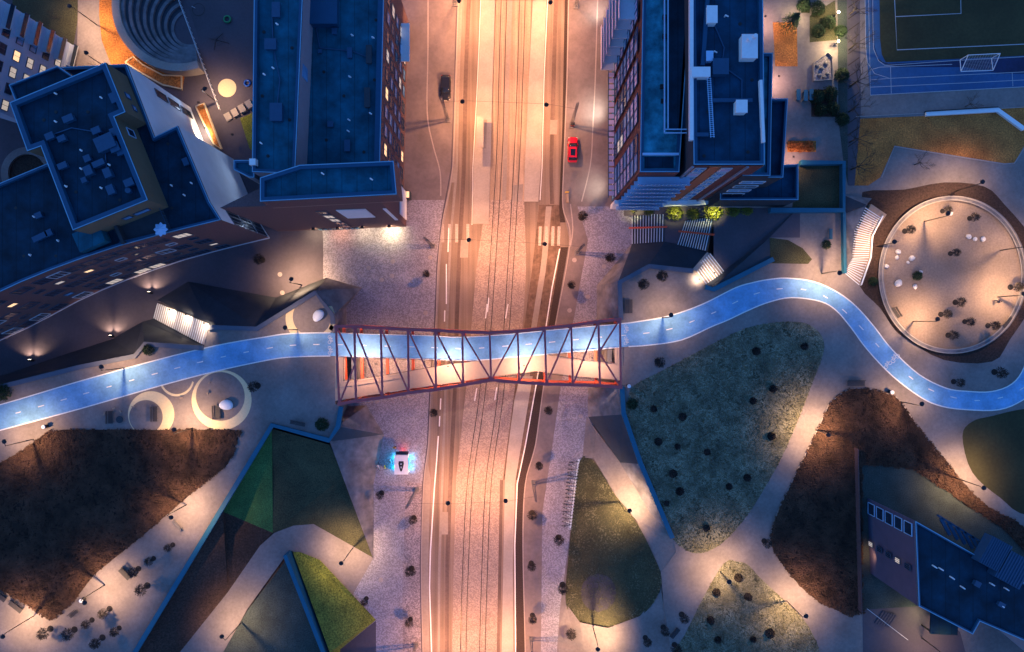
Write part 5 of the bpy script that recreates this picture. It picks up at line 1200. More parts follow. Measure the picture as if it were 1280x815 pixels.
grp([(945,439),(1005,433),(941,501),(817,511),(853,521),(822.6,552),(846.7,558),(883.6,565),(966,486),(964,545),(841,592),(933.8,597),(911,608),(849.6,614),(833,629),(882.8,660),(787,447)][:16], 'dark round shrubs', 'on the large blue-grey lawn', .03, 'bush', s0=.9)
grp([(922.6,722),(895.4,740),(934.8,745.6),(888,775),(897,799.5),(941,799),(962,791)], 'dark round shrubs', 'on the bottom lawn', .03, 'bush')
grp([(534,343),(543,515),(477,616),(517.5,647),(514.6,710.6),(458,748),(513,774)], 'leafless young trees', 'on the west cobbled pavement', ZS, 'tree')
grp([(727,272),(761,323),(713.6,357),(685,512),(673.6,580),(665,641),(698,671.6),(664,704),(703,731),(665.5,769),(713,788)], 'leafless young trees', 'on the east cobbled pavement', ZS, 'tree')
grp([(216,681),(192,698),(173,711),(184,732),(137,761),(115,775),(93,787),(149,785),(128,797)], 'leafless young trees', 'between brown bed and blue coping', .0, 'tree')
grp([(1178,264),(1131,289),(1212,273),(1188,317),(1194,378),(1176,393),(1206,402),(1235,407),(1185,419),(1263,359)], 'leafless young trees', 'inside the round playground', .03, 'tree', s0=.9)
grp([(852,768),(829,784),(806.5,797),(843,806),(955,676)], 'leafless young trees', 'beside the paths at the bottom', 0.02, 'tree', axis='x')
grp([(1243,465),(1192,477)], 'leafless young trees', 'inside the last bend of the path', 0, 'tree', axis='x')
for x, y, z, lab in ((822,452,0,'lone leafless young tree on the paving just east of the bridge'),(322,482,0,'lone leafless young tree right of the largest painted ring'),(328,325,ZS,'leafless young tree in the lower plaza near the curved building'),(825,346,0,'leafless young tree at the top of the small square by the bridge'),(802,356,0,'leafless young tree at the left of the small square under the faceted wall'),(63,786,0,'leafless tree at the bottom left corner beside the lamp')):
    place(protos[0], ('tree',0), x, y, z+.01, lab, None, 'tree', 1.1, rt.uniform(0,6))
b1 = shrub(21, 1.1, 1.2, 'leaf_dark', 700, 'evergreen_bush', 0, .14)
for i, (x, y, z, lab, s) in enumerate(((403,530,0,'dark green bush at the west bridge corner',1.1),(790,505,0,'dark green bush at the tip of the round-shrub lawn near the bridge',.9),(187,437,0,'dark bush beside the retaining wall south of the lit stairs',1.0),(6,490,0,'dark bush at the left edge above the blue path',1.4),(1146,345,.03,'dark green bush among the white stones',.8),(417,788,-4.3,'dark bush on the bright green triangle',.6),(1032,306,0,'dark bush beside the low blue wall near the stepped ramp',.8),(1090,352,0,'green bush at the foot of the timber steps',.8))):
    o = b1 if i == 0 else copy_tree(b1); o.location = P(x,y,z)+Vector((0,0,.01)); tag(o, lab, 'bush'); o.scale = (s,s,s); o.rotation_euler.z = i
for i, (x, y, s, lab) in enumerate(((1020,12,1.3,'dark bush at the top of the garden bed beside the parking strip'),(1034,30,1.2,'dark bush between the two bright garden lamps'),(1022,40,1.1,'dark bush at the lower left corner of the garden bed'),(1050,40,1.0,'dark bush just right of the bright garden lamps'),(1020,122,1.2,'upper left of four dark bushes in the dark square bed'),(1036,118,1.3,'upper right of four dark bushes in the dark square bed'),(1024,138,1.1,'lower left of four dark bushes in the dark square bed'),(1039,137,1.2,'lower right of four dark bushes in the dark square bed'),(1051,95,1.2,'dark bush in the hedge strip beside the play patch'),(1052,150,1.1,'dark bush in the hedge strip below the dark square bed'),(1004,8,1.1,'dark bush at the very top between the tower and the garden'))):
    o = copy_tree(b1); o.location = P(x,y,.02); tag(o, lab, 'bush'); o.scale = (s,s,s); o.rotation_euler.z = i
# lit hedge clumps in front of the tower
by1 = shrub(31, 1.6, 1.1, 'leaf_yellow', 900, 'garden_shrub', 0, .16)
for i, (x, y, z, lab, s) in enumerate(((792,264,-5.8,'small yellow-green lit shrub at the left end of the tower hedge',.5),(812,265,-5,'dark part of the hedge right of the smallest lit shrub',.8),(843,267,-3.4,'large yellow-green lit shrub in the middle of the tower hedge',1.1),(866,268,-2.6,'green shrub between the two large lit shrubs',.9),(890,266,-1.5,'brightest yellow lit shrub nearest the garden terrace',1.2),(915,264,-1.2,'dark green shrub right of the brightest lit shrub',.9),(933,264,-.8,'last dark shrub at the right end of the tower hedge',.7))):
    o = by1 if i == 0 else copy_tree(by1); o.location = P(x,y,z); tag(o, lab, 'shrub', 'hedge shrubs below the tower'); o.scale = (s,s*.75,s); o.rotation_euler.z = 0
    if i in (0, 2, 4):
        u = thing('garden_uplight', P(x,y+3.5,z), 'small uplight at the foot of the %s' % {0:'smallest lit hedge shrub', 2:'middle lit hedge shrub', 4:'brightest yellow hedge shrub'}[i], 'spotlight')
        MB().box(ORG[u]+Vector((0,0,.8)), (.2,.2,1.6)).build('post', M['black'], u)
        MB().box(ORG[u]+Vector((0,.1,2.6)), (.3,.3,.1)).build('lamp_head', M['black'], u)
        spot('hedge_light', ORG[u]+Vector((0,.1,2.5)), ORG[u]+Vector((0,.7,0)), (300,450,900)[i//2], (1,.9,.35), 120, .8, .1, u)
# garden shrubs north-east
bo = shrub(41, 1.0, .9, 'leaf_orange', 420, 'garden_shrub', 0, .14)
for i, (x, y, lab) in enumerate(((990,183,'first orange shrub beside the stepped east roofs'),(1000,184,'second orange shrub from the tower, in the row beside the stepped roofs'),(1011,183,'third orange shrub from the tower, in the row beside the stepped roofs'))):
    o = bo if i == 0 else copy_tree(bo); o.location = P(x,y,.02); tag(o, lab, 'shrub', 'orange shrub row')
def conifer(seed, h, r):
    rr = random.Random(seed); t = thing('conifer', (0,0,0), 'x', 'tree'); MB().tube((0,0,0),(0,0,h*.9),.1,.03,6).build('trunk', M['bark'], t); cr = MB()
    for k in range(900):
        u = rr.random(); a = rr.uniform(0,6.28); rad = r*(1-u)*rr.uniform(.2,1)**.5*(1+.25*math.sin(a*5)); p = Vector((math.cos(a)*rad, math.sin(a)*rad, .4+u*(h-.4))); d = Vector((math.cos(a),math.sin(a),-.25))*.22; e = Vector((-math.sin(a),math.cos(a),0))*.05
        cr.add([p-d, p+e, p+d, p-e], [(0,1,2,3)])
    cr.build('crown', M['leaf_dark'], t); return t
c1 = conifer(1, 5, 1.9); c1.location = P(984,33,.02); tag(c1, 'dark green conifer at the top of the orange garden bed', 'tree')
# bare trees of the avenue
def bare_tree(seed, h):
    rr = random.Random(seed); t = thing('bare_tree', (0,0,0), 'x', 'tree'); tr = MB(); cr = MB(); tr.tube((0,0,0),(0,0,h*.4),.16,.12,8)
    def br(p, d, L, r, lev):
        q = p+d*L; (tr if lev < 2 else cr).tube(p, q, r, r*.6, 5 if lev < 2 else 3, cap=False)
        if lev >= 4: return
        for _ in range(3 if lev < 3 else 2):
            nd = (d+Vector((rr.uniform(-.8,.8),rr.uniform(-.8,.8),rr.uniform(-.1,.6)))).normalized(); br(q if rr.random()<.6 else p+d*L*.6, nd, L*.68, r*.55, lev+1)
    for k in range(6):
        a = k*1.05+rr.uniform(-.3,.3); br(Vector((0,0,h*(.3+.02*k))), Vector((math.cos(a),math.sin(a),rr.uniform(.5,1.1))).normalized(), h*.24, .08, 0)
    tr.build('trunk', M['bark'], t); cr.build('crown', M['twig'], t); return t
bt = bare_tree(4, 8)
ys_t = [(1062,18),(1061,62),(1062,108),(1061,140),(1062,178),(1064,212)]
for i, (x, y) in enumerate(ys_t):
    o = bt if i == 0 else copy_tree(bt); o.location = P(x,y,0); o.rotation_euler.z = i*1.7; s = .75+.06*(i%3); o.scale = (s,s,s); tag(o, '%s from the top of the bare trees lining the parking strip' % ORD[i], 'tree', 'bare avenue trees')
for x, y, lab in ((1207,133,'bare tree beside the long white bench by the running track'),(1060,112,None)):
    if lab: o = copy_tree(bt); o.location = P(x,y,0); o.scale = (.45,)*3; tag(o, lab, 'tree')
o = copy_tree(bt); o.location = P(1143,206,0); o.scale = (.55,)*3; tag(o, 'bare round-crowned tree on the paving above the round playground', 'tree')
for i, (x, y, s, lab) in enumerate(((172,80,.3,'small bare tree at the corner of the curved planting bed'),(120,85,.25,'tiny bare tree beside the stepped roofs'),(75,24,.35,'bare bush lit yellow at the end of the top left wall'))):
    o = copy_tree(bt); o.location = P(x,y,ZY); o.scale = (s,)*3; tag(o, lab, 'tree')
# ---- ground cover in beds (nobody could count it)
def inpoly(p, poly):
    c = False; j = len(poly)-1
    for i in range(len(poly)):
        xi, yi = poly[i]; xj, yj = poly[j]
        if (yi > p[1]) != (yj > p[1]) and p[0] < (xj-xi)*(p[1]-yi)/(yj-yi)+xi: c = not c
        j = i
    return c
def cover(name, poly, n, mt, size=.28, hgt=.35, seed=1, z=.02, zf=None, ex=None):
    rr = random.Random(seed); x0 = max(-40, min(p[0] for p in poly)); x1 = min(1310, max(p[0] for p in poly)); y0 = min(p[1] for p in poly); y1 = min(850, max(p[1] for p in poly)); mb = MB(); k = 0
    while k < n:
        q = (rr.uniform(x0,x1), rr.uniform(y0,y1))
        if not inpoly(q, poly) or (ex and inpoly(q, ex)): continue
        k += 1; zz = zf(*q) if zf else z; b = P(q[0], q[1], zz); s = size*rr.uniform(.5,1.25); nb = 5
        a0 = rr.uniform(0,6.28)
        for i in range(nb):
            a = a0+6.28*i/nb+rr.uniform(-.4,.4); d = Vector((math.cos(a),math.sin(a),0)); e = Vector((-d.y,d.x,0))*s*.28
            h1 = hgt*rr.uniform(.4,1); mb.add([b+Vector((0,0,.05)), b+d*s*.55+e+Vector((0,0,h1)), b+d*s+Vector((0,0,h1*.75)), b+d*s*.55-e+Vector((0,0,h1))], [(0,1,2,3)])
    return mb.build(name, M[mt], kind='stuff')
cover('ground_cover', crom(BEDW, 3, True), 15000, 'leaf_brown', .33, .4, 1)
cover('ground_cover', crom(BEDE, 3, True), 9000, 'leaf_brown', .36, .42, 2, ex=[(1077,580),(1140,585),(1250,658),(1300,705),(1145,758),(1077,762)])
cover('grass_tufts', crom(LE, 3, True), 9000, 'tuft', .16, .14, 3)
cover('grass_tufts', crom(LS, 3, True), 3500, 'tuft', .16, .14, 4)
cover('grass_tufts', TEAR, 2600, 'tuft', .15, .12, 5, zf=lambda x, y: tz(x, y)+.03)
# ================================================================ VEHICLES
def loft(st, ring, close=True):
    """st: list of (y, halfwidth, z0, z1, tumble) sections along y"""
    vs = []; n = 12
    for (y, w, z0, z1, tw) in st:
        sec = [(-w*.96,z0),(-w,z0+(z1-z0)*.25),(-w,z0+(z1-z0)*.6),(-w*tw,z1-.06*(z1-z0)),(-w*tw*.9,z1),(-w*tw*.4,z1+.02),(w*tw*.4,z1+.02),(w*tw*.9,z1),(w*tw,z1-.06*(z1-z0)),(w,z0+(z1-z0)*.6),(w,z0+(z1-z0)*.25),(w*.96,z0)]
        vs += [(x, y, z) for x, z in sec]
    fs = []
    for i in range(len(st)-1):
        for k in range(n): fs.append((i*n+k, i*n+(k+1)%n, (i+1)*n+(k+1)%n, (i+1)*n+k))
    fs.append(tuple(range(n))[::-1]); fs.append(tuple(range((len(st)-1)*n, len(st)*n))); return vs, fs
def make_car(loc, rz, paint, lab, estate=True):
    t = thing('parked_car', (0,0,0), lab, 'car')
    b = loft([(-2.28,.66,.38,.62,.95),(-2.2,.8,.28,.78,.95),(-1.9,.88,.22,.86,.94),(-1.0,.91,.2,.94,.93),(0,.91,.2,.96,.93),(1.0,.91,.2,.94,.93),(1.9,.87,.22,.84,.93),(2.15,.76,.28,.72,.93),(2.26,.6,.38,.58,.93)], 12)
    MB().add(*b).build('body', M[paint], t, smooth=True)
    rear = -2.0 if estate else -1.7
    g_ = loft([(rear,.72,.84,.9,.9),(rear+.35,.78,.84,1.36,.84),(-.6,.8,.9,1.44,.84),(.35,.8,.9,1.42,.84),(1.15,.74,.86,.92,.9)], 12)
    MB().add(*g_).build('window_glass', M['carglass'], t, smooth=True)
    r_ = MB(); r_.add([(-.6,rear+.42,1.40),(.6,rear+.42,1.40),(.63,-.5,1.475),(-.63,-.5,1.475),(.6,.3,1.455),(-.6,.3,1.455)], [(0,1,2,3),(3,2,4,5)])
    for s in (-1,1): r_.bar((s*.66,rear+.4,1.38),(s*.66,.3,1.43),.08,.05)
    r_.build('roof', M[paint], t)
    if paint == 'red': MB().add([(-.42,rear+.75,1.445),(.42,rear+.75,1.445),(.46,-.1,1.492),(-.46,-.1,1.492)], [(0,1,2,3)]).build('glass_roof', M['carglass'], t)
    for sx in (-.82,.82):
        for sy in (-1.38,1.38):
            w = MB(); w.tube((sx-.11,sy,.33),(sx+.11,sy,.33),.33,.33,18); wo = w.build('wheel', M['tyre'], t); MB().tube((sx-.12,sy,.33),(sx+.12,sy,.33),.2,.2,12).build('rim', M['steel'], wo)
        MB().box((sx*1.17,.75,.98),(.2,.12,.14)).build('wing_mirror', M[paint], t)
        MB().box((sx*.78,2.1,.62),(.3,.2,.12)).build('headlight', M['white_metal'], t)
        MB().box((sx*.82,-2.14,.7),(.25,.16,.14)).build('tail_light', M['red'], t)
    MB().box((0,2.24,.42),(.5,.06,.12)).build('number_plate', M['white_metal'], t)
    t.location = loc; t.rotation_euler.z = rz; return t
make_car(P(557.5,111,ZS), R(-1)+math.pi, 'carblack', 'black estate car parked on the west side of the road')
make_car(P(715.5,188,ZS), R(-1), 'red', 'bright red hatchback parked on the east pavement beside a lattice mast')
# white kiosk
t = thing('kiosk_trailer', P(501.5,581,ZS), 'white box-shaped kiosk trailer glowing cyan on both sides, parked on the west cobbles', 'kiosk')
o_ = ORG[t]; ck = P(501.5,581,-3.6); o_.x = ck.x; o_.y = ck.y; t.location = o_
def kb(c, d, nm, m, par=t): return MB().box(o_+Vector(c), d).build(nm, M[m], par)
kb((0,0,1.35),(2.3,3.3,1.8),'body','white_metal'); ro = kb((0,0,2.3),(2.45,3.45,.1),'roof','white_metal')
mb = MB(); pts = [(-.42,.75),(.42,.75),(.5,.3),(.28,-.6),(.12,-1.05),(-.12,-1.05),(-.28,-.6),(-.5,.3)]
mb.prism([(o_.x+x, o_.y+y-.1) for x, y in pts], o_.z+2.352, o_.z+2.37); mb.build('roof_panel', M['black'], ro)
mb = MB(); mb.box(o_+Vector((0,.15,2.38)),(.2,.2,.02)).box(o_+Vector((0,-.45,2.38)),(.14,.3,.02)); mb.build('roof_emblem', M['white_metal'], ro)
kb((0,1.95,1.3),(2.3,.55,.1),'rear_shelf','dark_wall'); kb((0,1.9,.9),(2.2,.06,.2),'tail_light','red')
for s in (-1,1):
    kb((s*1.2,0,.5),(.06,3.0,.08),'light_tube','cyan'); kb((s*1.19,0,1.5),(.04,2.2,.9),'serving_hatch','dark_wall')
    for y in (-1,1):
        L = bpy.data.lights.new('side_glow','POINT'); L.energy = 120; L.color = (.02,.55,1); L.shadow_soft_size = .15; o = bpy.data.objects.new('side_glow', L); COL.objects.link(o); o.parent = t; o.location = (s*1.45,y*.9,.45)
    for y in (-1.0,1.0): MB().tube(o_+Vector((s*1.0-.08,y,.3)), o_+Vector((s*1.0+.08,y,.3)), .3, .3, 14).build('wheel', M['tyre'], t)
L = bpy.data.lights.new('rear_glow','POINT'); L.energy = 60; L.color = (1,.08,.05); o = bpy.data.objects.new('rear_glow', L); COL.objects.link(o); o.parent = t; o.location = (0,2.3,.8)
# ================================================================ PEOPLE
def skinned(name, nodes, edges, mt, parent=None, sub=2):
    me = bpy.data.meshes.new(name); me.from_pydata([n[:3] for n in nodes], edges, []); me.materials.append(M[mt]); o = bpy.data.objects.new(name, me); COL.objects.link(o)
    sk = o.modifiers.new('Skin','SKIN'); sk.use_smooth_shade = True
    for i, n_ in enumerate(nodes): me.skin_vertices[0].data[i].radius = (n_[3], n_[4] if len(n_) > 4 else n_[3])
    for i in range(len(nodes)): me.skin_vertices[0].data[i].use_root = (i == 0)
    s = o.modifiers.new('Sub','SUBSURF'); s.levels = 1; s.render_levels = sub
    if parent: o.parent = parent
    ORG[o] = Vector((0,0,0)); return o
def person(loc, rz, top, lab, legs=.18, arm=.25):
    nodes = [(0,0,.95,.15,.11),(0,0,1.15,.13,.1),(0,0,1.38,.17,.11),(0,0,1.5,.06),(0,.02,1.6,.085),(0,.02,1.7,.1),(0,.01,1.78,.07),
      (.2,0,1.42,.065),(.27,.05,1.15,.05),(.25,.05+arm,1.0,.038),(.25,.1+arm,.93,.035),(-.2,0,1.42,.065),(-.27,.02,1.15,.05),(-.26,.12,.92,.038),(-.26,.15,.85,.035),
      (.1,0,.88,.09),(.11,legs,.5,.065),(.11,legs*.9,.1,.045),(.11,legs+.16,.04,.04),(-.1,0,.88,.09),(-.11,-legs*.5,.5,.065),(-.11,-legs,.1,.045),(-.11,-legs+.16,.04,.04)]
    ed = [(0,1),(1,2),(2,3),(3,4),(4,5),(5,6),(2,7),(7,8),(8,9),(9,10),(2,11),(11,12),(12,13),(13,14),(0,15),(15,16),(16,17),(17,18),(0,19),(19,20),(20,21),(21,22)]
    p = skinned('person', nodes, ed, 'skin'); p['label'] = lab; p['category'] = 'person'
    J = [(0,0,.9,.19,.15),(0,0,1.15,.16,.13),(0,0,1.38,.2,.14),(0,0,1.47,.1),(.21,0,1.42,.09),(.27,.05,1.15,.07),(.255,.03+arm*.9,1.02,.05),(-.21,0,1.42,.09),(-.27,.02,1.15,.07),(-.265,.1,.95,.05)]
    skinned('jacket', J, [(0,1),(1,2),(2,3),(2,4),(4,5),(5,6),(2,7),(7,8),(8,9)], top, p)
    T = [(0,0,.95,.16,.12),(.1,0,.86,.105),(.11,legs,.5,.08),(.11,legs*.9,.14,.065),(-.1,0,.86,.105),(-.11,-legs*.5,.5,.08),(-.11,-legs,.14,.065)]
    skinned('trousers', T, [(0,1),(1,2),(2,3),(0,4),(4,5),(5,6)], 'navy', p)
    hb = MB(); hb.lathe((0,0,1.66), [(.1,.0),(.118,.06),(.1,.14),(.05,.175)], 12); ho = hb.build('hair', M['hair'], None); ho.location = (0,-.015,1.66); ho.parent = p
    fb = MB(); fb.box((0,.13,1.655),(.025,.04,.04)); fo = fb.build('nose', M['skin'], p)
    fo = MB().box((.04,.118,1.69),(.025,.012,.014)).box((-.04,.118,1.69),(.025,.012,.014)).box((0,.11,1.60),(.05,.012,.012)).build('eyes_and_mouth', M['hair'], p)
    p.location = loc; p.rotation_euler.z = rz; return p
person(P(494.5,558,ZS), 2.8, 'yellow', 'person in a yellow jacket standing just north of the white kiosk')
person(P(489.5,575,ZS), -1.2, 'white_metal', 'person in a pale jacket standing against the cyan side of the kiosk')
person(P(482.5,582,ZS), -1.5, 'yellow', 'person in a yellow top standing left of the kiosk beside a bicycle')
person(P(1243,377,.03), 1.2, 'navy', 'person in dark clothes walking by the right lamp of the round playground', .25)
# ================================================================ BICYCLES
def bicycle(fr='steel'):
    t = thing('bicycle', (0,0,0), 'x', 'bicycle'); 
    for y in (-.52,.52):
        w = MB()
        for k in range(16):
            a0, a1 = R(k*22.5), R(k*22.5+22.5); w.tube((0,y+.33*math.cos(a0),.34+.33*math.sin(a0)),(0,y+.33*math.cos(a1),.34+.33*math.sin(a1)),.032,.032,5,cap=False)
        for k in range(8): w.bar((0,y,.34),(0,y+.32*math.cos(R(k*45)),.34+.32*math.sin(R(k*45))),.008)
        w.build('wheel', M['tyre'], t)
    f = MB()
    for a, b in (((0,-.52,.34),(0,-.12,.34)),((0,-.12,.34),(0,-.28,.85)),((0,-.28,.8),(0,.3,.85)),((0,-.12,.34),(0,.32,.75)),((0,.52,.34),(0,.28,.98)),((0,-.52,.34),(0,-.26,.78))): f.tube(a, b, .032, .032, 6)
    f.build('frame', M[fr], t); MB().tube((-.3,.3,1.02),(.3,.3,1.02),.018).tube((-.3,.3,1.02),(-.34,.18,1.02),.02).tube((.3,.3,1.02),(.34,.18,1.02),.02).build('handlebar', M['white_metal'], t)
    MB().prism([(-.03,-.16),(.03,-.16),(.09,-.38),(-.09,-.38)], .88, .95).build('saddle', M['black'], t); MB().tube((-.14,-.12,.34),(.14,-.12,.34),.02).build('pedals', M['black'], t); return t
bk = [bicycle('steel'), bicycle('white_metal')]
for i in range(19):
    u = i/18; x = 722-9.5*u; y = 577+79*u
    o = bk[i] if i < 2 else copy_tree(bk[i % 2]); o.location = P(x-5+rt.uniform(-.8,.8), y, ZS+.02); o.rotation_euler.z = R(-90+rt.uniform(-9,9)); tag(o, '%s bicycle from the top in the long rack beside the teardrop lawn' % ORD[i], 'bicycle', 'bicycles in the rack')
o = copy_tree(bk[1]); o.location = P(474.5,583,ZS+.02); o.rotation_euler.z = .2; tag(o, 'lone bicycle standing left of the people at the kiosk', 'bicycle')
t = thing('bicycle_rack', P(718,620,ZS), 'long low pale bicycle rack along the edge of the teardrop lawn', 'bicycle rack')
mb = MB(); a, b = P(724,574,ZS+.03), P(713.5,660,ZS+.03); mb.bar(a, b, .5, .06)
for i in range(24): q_ = a.lerp(b, i/23); mb.bar(q_, q_+Vector((0,0,.75)), .05).bar(q_+Vector((0,0,.75)), q_+Vector((-.5,0,.75)), .05).bar(q_+Vector((-.5,0,.75)), q_+Vector((-.5,0,0)), .05)
mb.build('rack_frame', M['white_metal'], t)
# ================================================================ BENCHES, BINS, PLAY EQUIPMENT
def bench(x, y, ang, L, lab, z=0, back=True, wood='dark_wood', w=.6):
    t = thing('park_bench', (0,0,0), lab, 'bench'); s = MB()
    for k in range(5): s.box((0,-w/2+w*(k+.5)/5,.46),(L,w/5-.03,.05))
    s.build('seat', M[wood], t)
    if back:
        b = MB()
        for k in range(3): b.box((0,w/2+.06+k*.04,.62+k*.14),(L,.035,.11))
        b.build('backrest', M[wood], t)
    for sx in (-L*.4, L*.4): MB().box((sx,0,.22),(.08,w*.9,.43)).build('leg', M['steel'], t)
    t.location = P(x,y,z)+Vector((0,0,.02)); t.rotation_euler.z = R(ang); return t
bench(140,521,90,2.2,'dark bench left of the smaller crescent ring',w=.8); bench(195.5,517,90,2.6,'dark bench inside the thick painted crescent ring',w=.8)
bench(273,515,92,2.4,'wide dark bench beside the white pebble seat, inside the largest painted ring',w=1.1); bench(373,529,-12,2.6,'dark bench near the west bridge corner above the coping')
bench(1068.5,479,0,3.0,'dark bench above the top of the eastern shrub bed',w=.9); bench(223,656,-48,2.2,'grey bench on the path right of the brown shrub bed',wood='concrete'); bench(158,716,-45,2.3,'dark bench with a pale edge at the lower side of the brown bed',w=1.0)
bench(22,757,-38,2.6,'right one of the two dark benches at the bottom left edge',w=1.0); bench(3,744,-38,2.2,'left one of the two dark benches at the bottom left edge',w=1.0); bench(94,766,40,1.6,'small dark bench under the bottom edge of the brown bed')
bench(1118,391,-58,2.0,'bench against the lower left rim of the round playground'); bench(1257,403,50,2.2,'bench against the lower right rim of the round playground')
bench(785,383,90,2.4,'dark slatted bench at the left edge of the small square',w=1.4,back=False); bench(843,790,50,2.0,'dark bench between the bottom lawn and the young trees',w=.8); bench(1004,249-0,0,.1,'x') if False else None
bench(1037,293,90,1.8,'blue-grey bench near the low blue wall on the garden terrace',wood='coping',w=.6)
t = thing('long_bench', P(1200,138,0), 'long white angled bench on the grass beside the running track', 'bench')
mb = MB(); ribbon(mb, [P(1156,143,0),P(1245,138,0),P(1278,162,0)], .75, .45); mb.build('seat', M['white_metal'], t)
mb = MB(); ribbon(mb, [P(1155,140.5,0),P(1245,135,0)], .14, .6); mb.build('backrest', M['black'], t)
binp = None
for i, (x, y, lab) in enumerate(((59.5,532.5,'dark litter bin with a white lid below the left part of the blue path'),(1111,489.5,'dark litter bin with a white lid above the eastern shrub bed'),(785,482,'litter bin with a white lid beside the east bridge corner'),(106,748,'litter bin beside the lamp at the bottom of the brown bed'))):
    if i == 0:
        binp = thing('litter_bin', (0,0,0), lab, 'litter bin'); MB().lathe((0,0,0), [(.28,0),(.32,.1),(.34,1.0),(.3,1.02)], 14).build('body', M['black'], binp); MB().lathe((0,0,1.02), [(.34,0),(.32,.12),(.1,.2)], 14).build('lid', M['white_metal'], binp); o = binp
    else: o = copy_tree(binp)
    o.location = P(x,y,0)+Vector((0,0,.01)); tag(o, lab, 'litter bin')
def pebble(x, y, lab, s=1, ang=0):
    mb = MB(); bm = bmesh.new(); bmesh.ops.create_uvsphere(bm, u_segments=24, v_segments=12, radius=1)
    mb.add([(v.co.x*1.15*s*(1-.12*v.co.y), v.co.y*.85*s*(1+.1*v.co.x), .5+v.co.z*.5) for v in bm.verts], [tuple(v.index for v in f.verts) for f in bm.faces]); bm.free()
    o = mb.build('pebble_seat', M['white_metal'], None, lab, 'seat', smooth=True); o.location = P(x,y,0); o.rotation_euler.z = ang; return o
pebble(284,505.5,'smooth white pebble seat in the largest painted ring',1.05); pebble(398.5,394.5,'smooth white pebble seat in the small square near the west bridge end',1.0,.9)
# small play posts
for i, (x, y, lab) in enumerate(((144,510,'little timber stool above the left dark bench'),(132,517,'little timber stool at the far left of the crescent ring'),(152,514,'little timber stool right of the left dark bench'),(228,497,'small play spring below the thin painted arc'),(263,478,'small timber stool near the top of the largest painted ring'),(261,492,'small loop-shaped play spring in the largest painted ring'),(168,508,'small play spring inside the thick crescent ring'))):
    t = thing('play_stool', P(x,y,0), lab, 'play stool'); b = ORG[t]
    MB().lathe(b, [(.06,0),(.05,.4)], 8).build('post', M['black'], t); MB().box(b+Vector((0,0,.45)),(.5,.22,.1),.3+i).build('seat', M['wood'], t)
t = thing('spinner_table', P(151,524,0), 'round dark spinner beside the left dark bench', 'play equipment'); MB().lathe(ORG[t], [(.1,0),(.1,.3),(.62,.34),(.62,.4)], 20).build('disc', M['dark_wall'], t)
# goal
t = thing('football_goal', P(1225,78,0), 'white football goal with a net on the edge of the dark pitch', 'goal')
f1, f2 = P(1210,69,2.1), P(1250,67,2.1); f1.z = f2.z = 0; b1_, b2_ = P(1201,89.5,0), P(1241,88,0)
up2 = Vector((0,0,2.1)); mb = MB()
for a, b in ((f1,f1+up2),(f2,f2+up2),(f1+up2,f2+up2),(f1,b1_),(f2,b2_),(b1_,b2_),(f1+up2,b1_),(f2+up2,b2_)): mb.tube(a+Vector((0,0,.05)), b+Vector((0,0,.05)), .07, .07, 8)
mb.build('frame', M['white_metal'], t); mb = MB()
for k in range(13):
    u = k/12; mb.bar((f1+up2).lerp(f2+up2,u), b1_.lerp(b2_,u), .02); mb.bar((f1+up2).lerp(b1_,u), (f2+up2).lerp(b2_,u), .02)
mb.build('net', M['net'], t)
# play structure in the garden
t = thing('play_enclosure', P(1027,86,0), 'small fenced pentagon play patch with boulders beside the bright garden lamp', 'play area')
L = [P(*p,0) for p in ((1016,80),(1033,67),(1039,72),(1040,100),(1016,102),(1016,80))]; mb = MB(); ribbon(mb, L, .12, .5); mb.build('border', M['platform'], t); up_faces(MB().flat([p+Vector((0,0,.04)) for p in L[:-1]]).build('surface', M['setts_fine'], t))
for i, (x, y) in enumerate(((1021,83),(1027,86),(1032,80),(1034,93),(1024,95),(1030,97))):
    o = rock(50+i, .4).build('boulder', M['concrete'], smooth=True); o.location = P(x,y,.05); tag(o, '%s boulder from the left in the small fenced play patch' % ORD[[0,2,4,5,1,3][i]], 'boulder', 'boulders in the play patch')
for x, y, lab in ((996,120,'left blue-grey garden table beside the stepped roofs'),(1005,121,'middle blue-grey garden table near the dark bed'),(1012,120,'right blue-grey garden table at the dark bed')):
    t = thing('garden_table', P(x,y,0), lab, 'table', 'garden tables'); b = ORG[t]; MB().box(b+Vector((0,0,.74)),(.7,1.9,.06)).build('tabletop', M['coping'], t)
    for dy in (-.7,.7): MB().box(b+Vector((0,dy,.36)),(.5,.08,.7)).build('leg', M['black'], t)
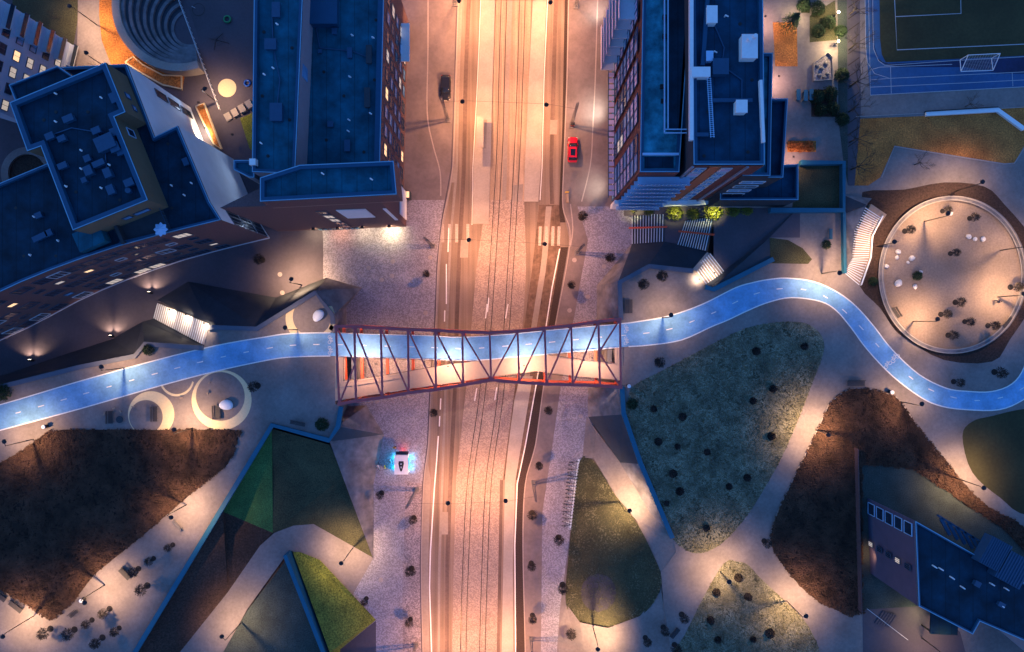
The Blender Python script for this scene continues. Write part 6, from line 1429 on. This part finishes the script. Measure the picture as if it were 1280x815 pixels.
# manholes, signs
mh = None
for i, (x, y, z) in enumerate(((477,350,ZS),(490,345,ZS),(491,327,ZS),(471,502,ZS),(532,391,ZS),(538,322,ZS),(461,335,ZS),(712,388,ZS),(718,325,ZS),(755,333,ZS),(726,520,ZS),(476,622+103,ZS),(350,343,ZS),(353,366,ZS),(735,371,ZS))):
    if mh is None: mh = MB().lathe((0,0,0), [(.42,0),(.42,.03),(.36,.035)], 18).build('manhole_cover', M['kerb']); o = mh
    else: o = mh.copy(); COL.objects.link(o)
    o.location = P(x,y,z)+Vector((0,0,.022)); tag(o, 'small round manhole cover set in the cobbled pavements', 'manhole cover', 'manhole covers')
t = thing('traffic_sign', P(709,243,ZS), 'small yellow and white traffic sign on the east kerb', 'sign'); b = ORG[t]; MB().tube(b, b+Vector((0,0,2.4)), .04).build('post', M['steel'], t); MB().box(b+Vector((-.2,0,2.2)),(.7,.12,.5)).build('panel', M['yellow'], t); MB().box(b+Vector((.0,-.8,.5)),(.4,1.4,1)).build('cabinet', M['wood'], t)
t = thing('lit_box', P(512,246,ZS), 'small glowing orange advertising box on the corner of the blue-roofed block', 'display box'); MB().box(ORG[t]+Vector((0,0,1.1)),(.7,1.3,2.2)).build('case', M['dark_wall'], t); MB().box(ORG[t]+Vector((0,0,2.23)),(.5,1.1,.05)).build('screen', M['lit'], t)
t = thing('utility_cabinet', P(604,157,ZR+.24), 'grey shelter roof on the tram island', 'tram shelter'); c = P(601,170,ZR+.24)
MB().box((c.x,c.y,c.z+2.5),(1.2,5.5,.12)).build('roof', M['platform'], t); 
for dy in (-2.3,0,2.3): MB().box((c.x+.4,c.y+dy,c.z+1.2),(.1,.1,2.4)).build('post', M['steel'], t)
MB().box((c.x+.42,c.y,c.z+1.2),(.04,4.5,2.0)).build('glass_panel', M['glass_blue'], t)
t.name = 'tram_shelter'
b = P(714,158,ZS)+Vector((.2,.6,0)); t = thing('roadside_box', b, 'small orange box at the foot of the lattice mast by the red car', 'box'); MB().box(b+Vector((0,-.4,.5)),(.6,.5,1.0)).build('case', M['orange'], t); MB().box(b+Vector((0,-.4,1.03)),(.68,.58,.06)).build('lid', M['black'], t)
for x, y, m_, lab in ((588,136,'platform','left'),): pass
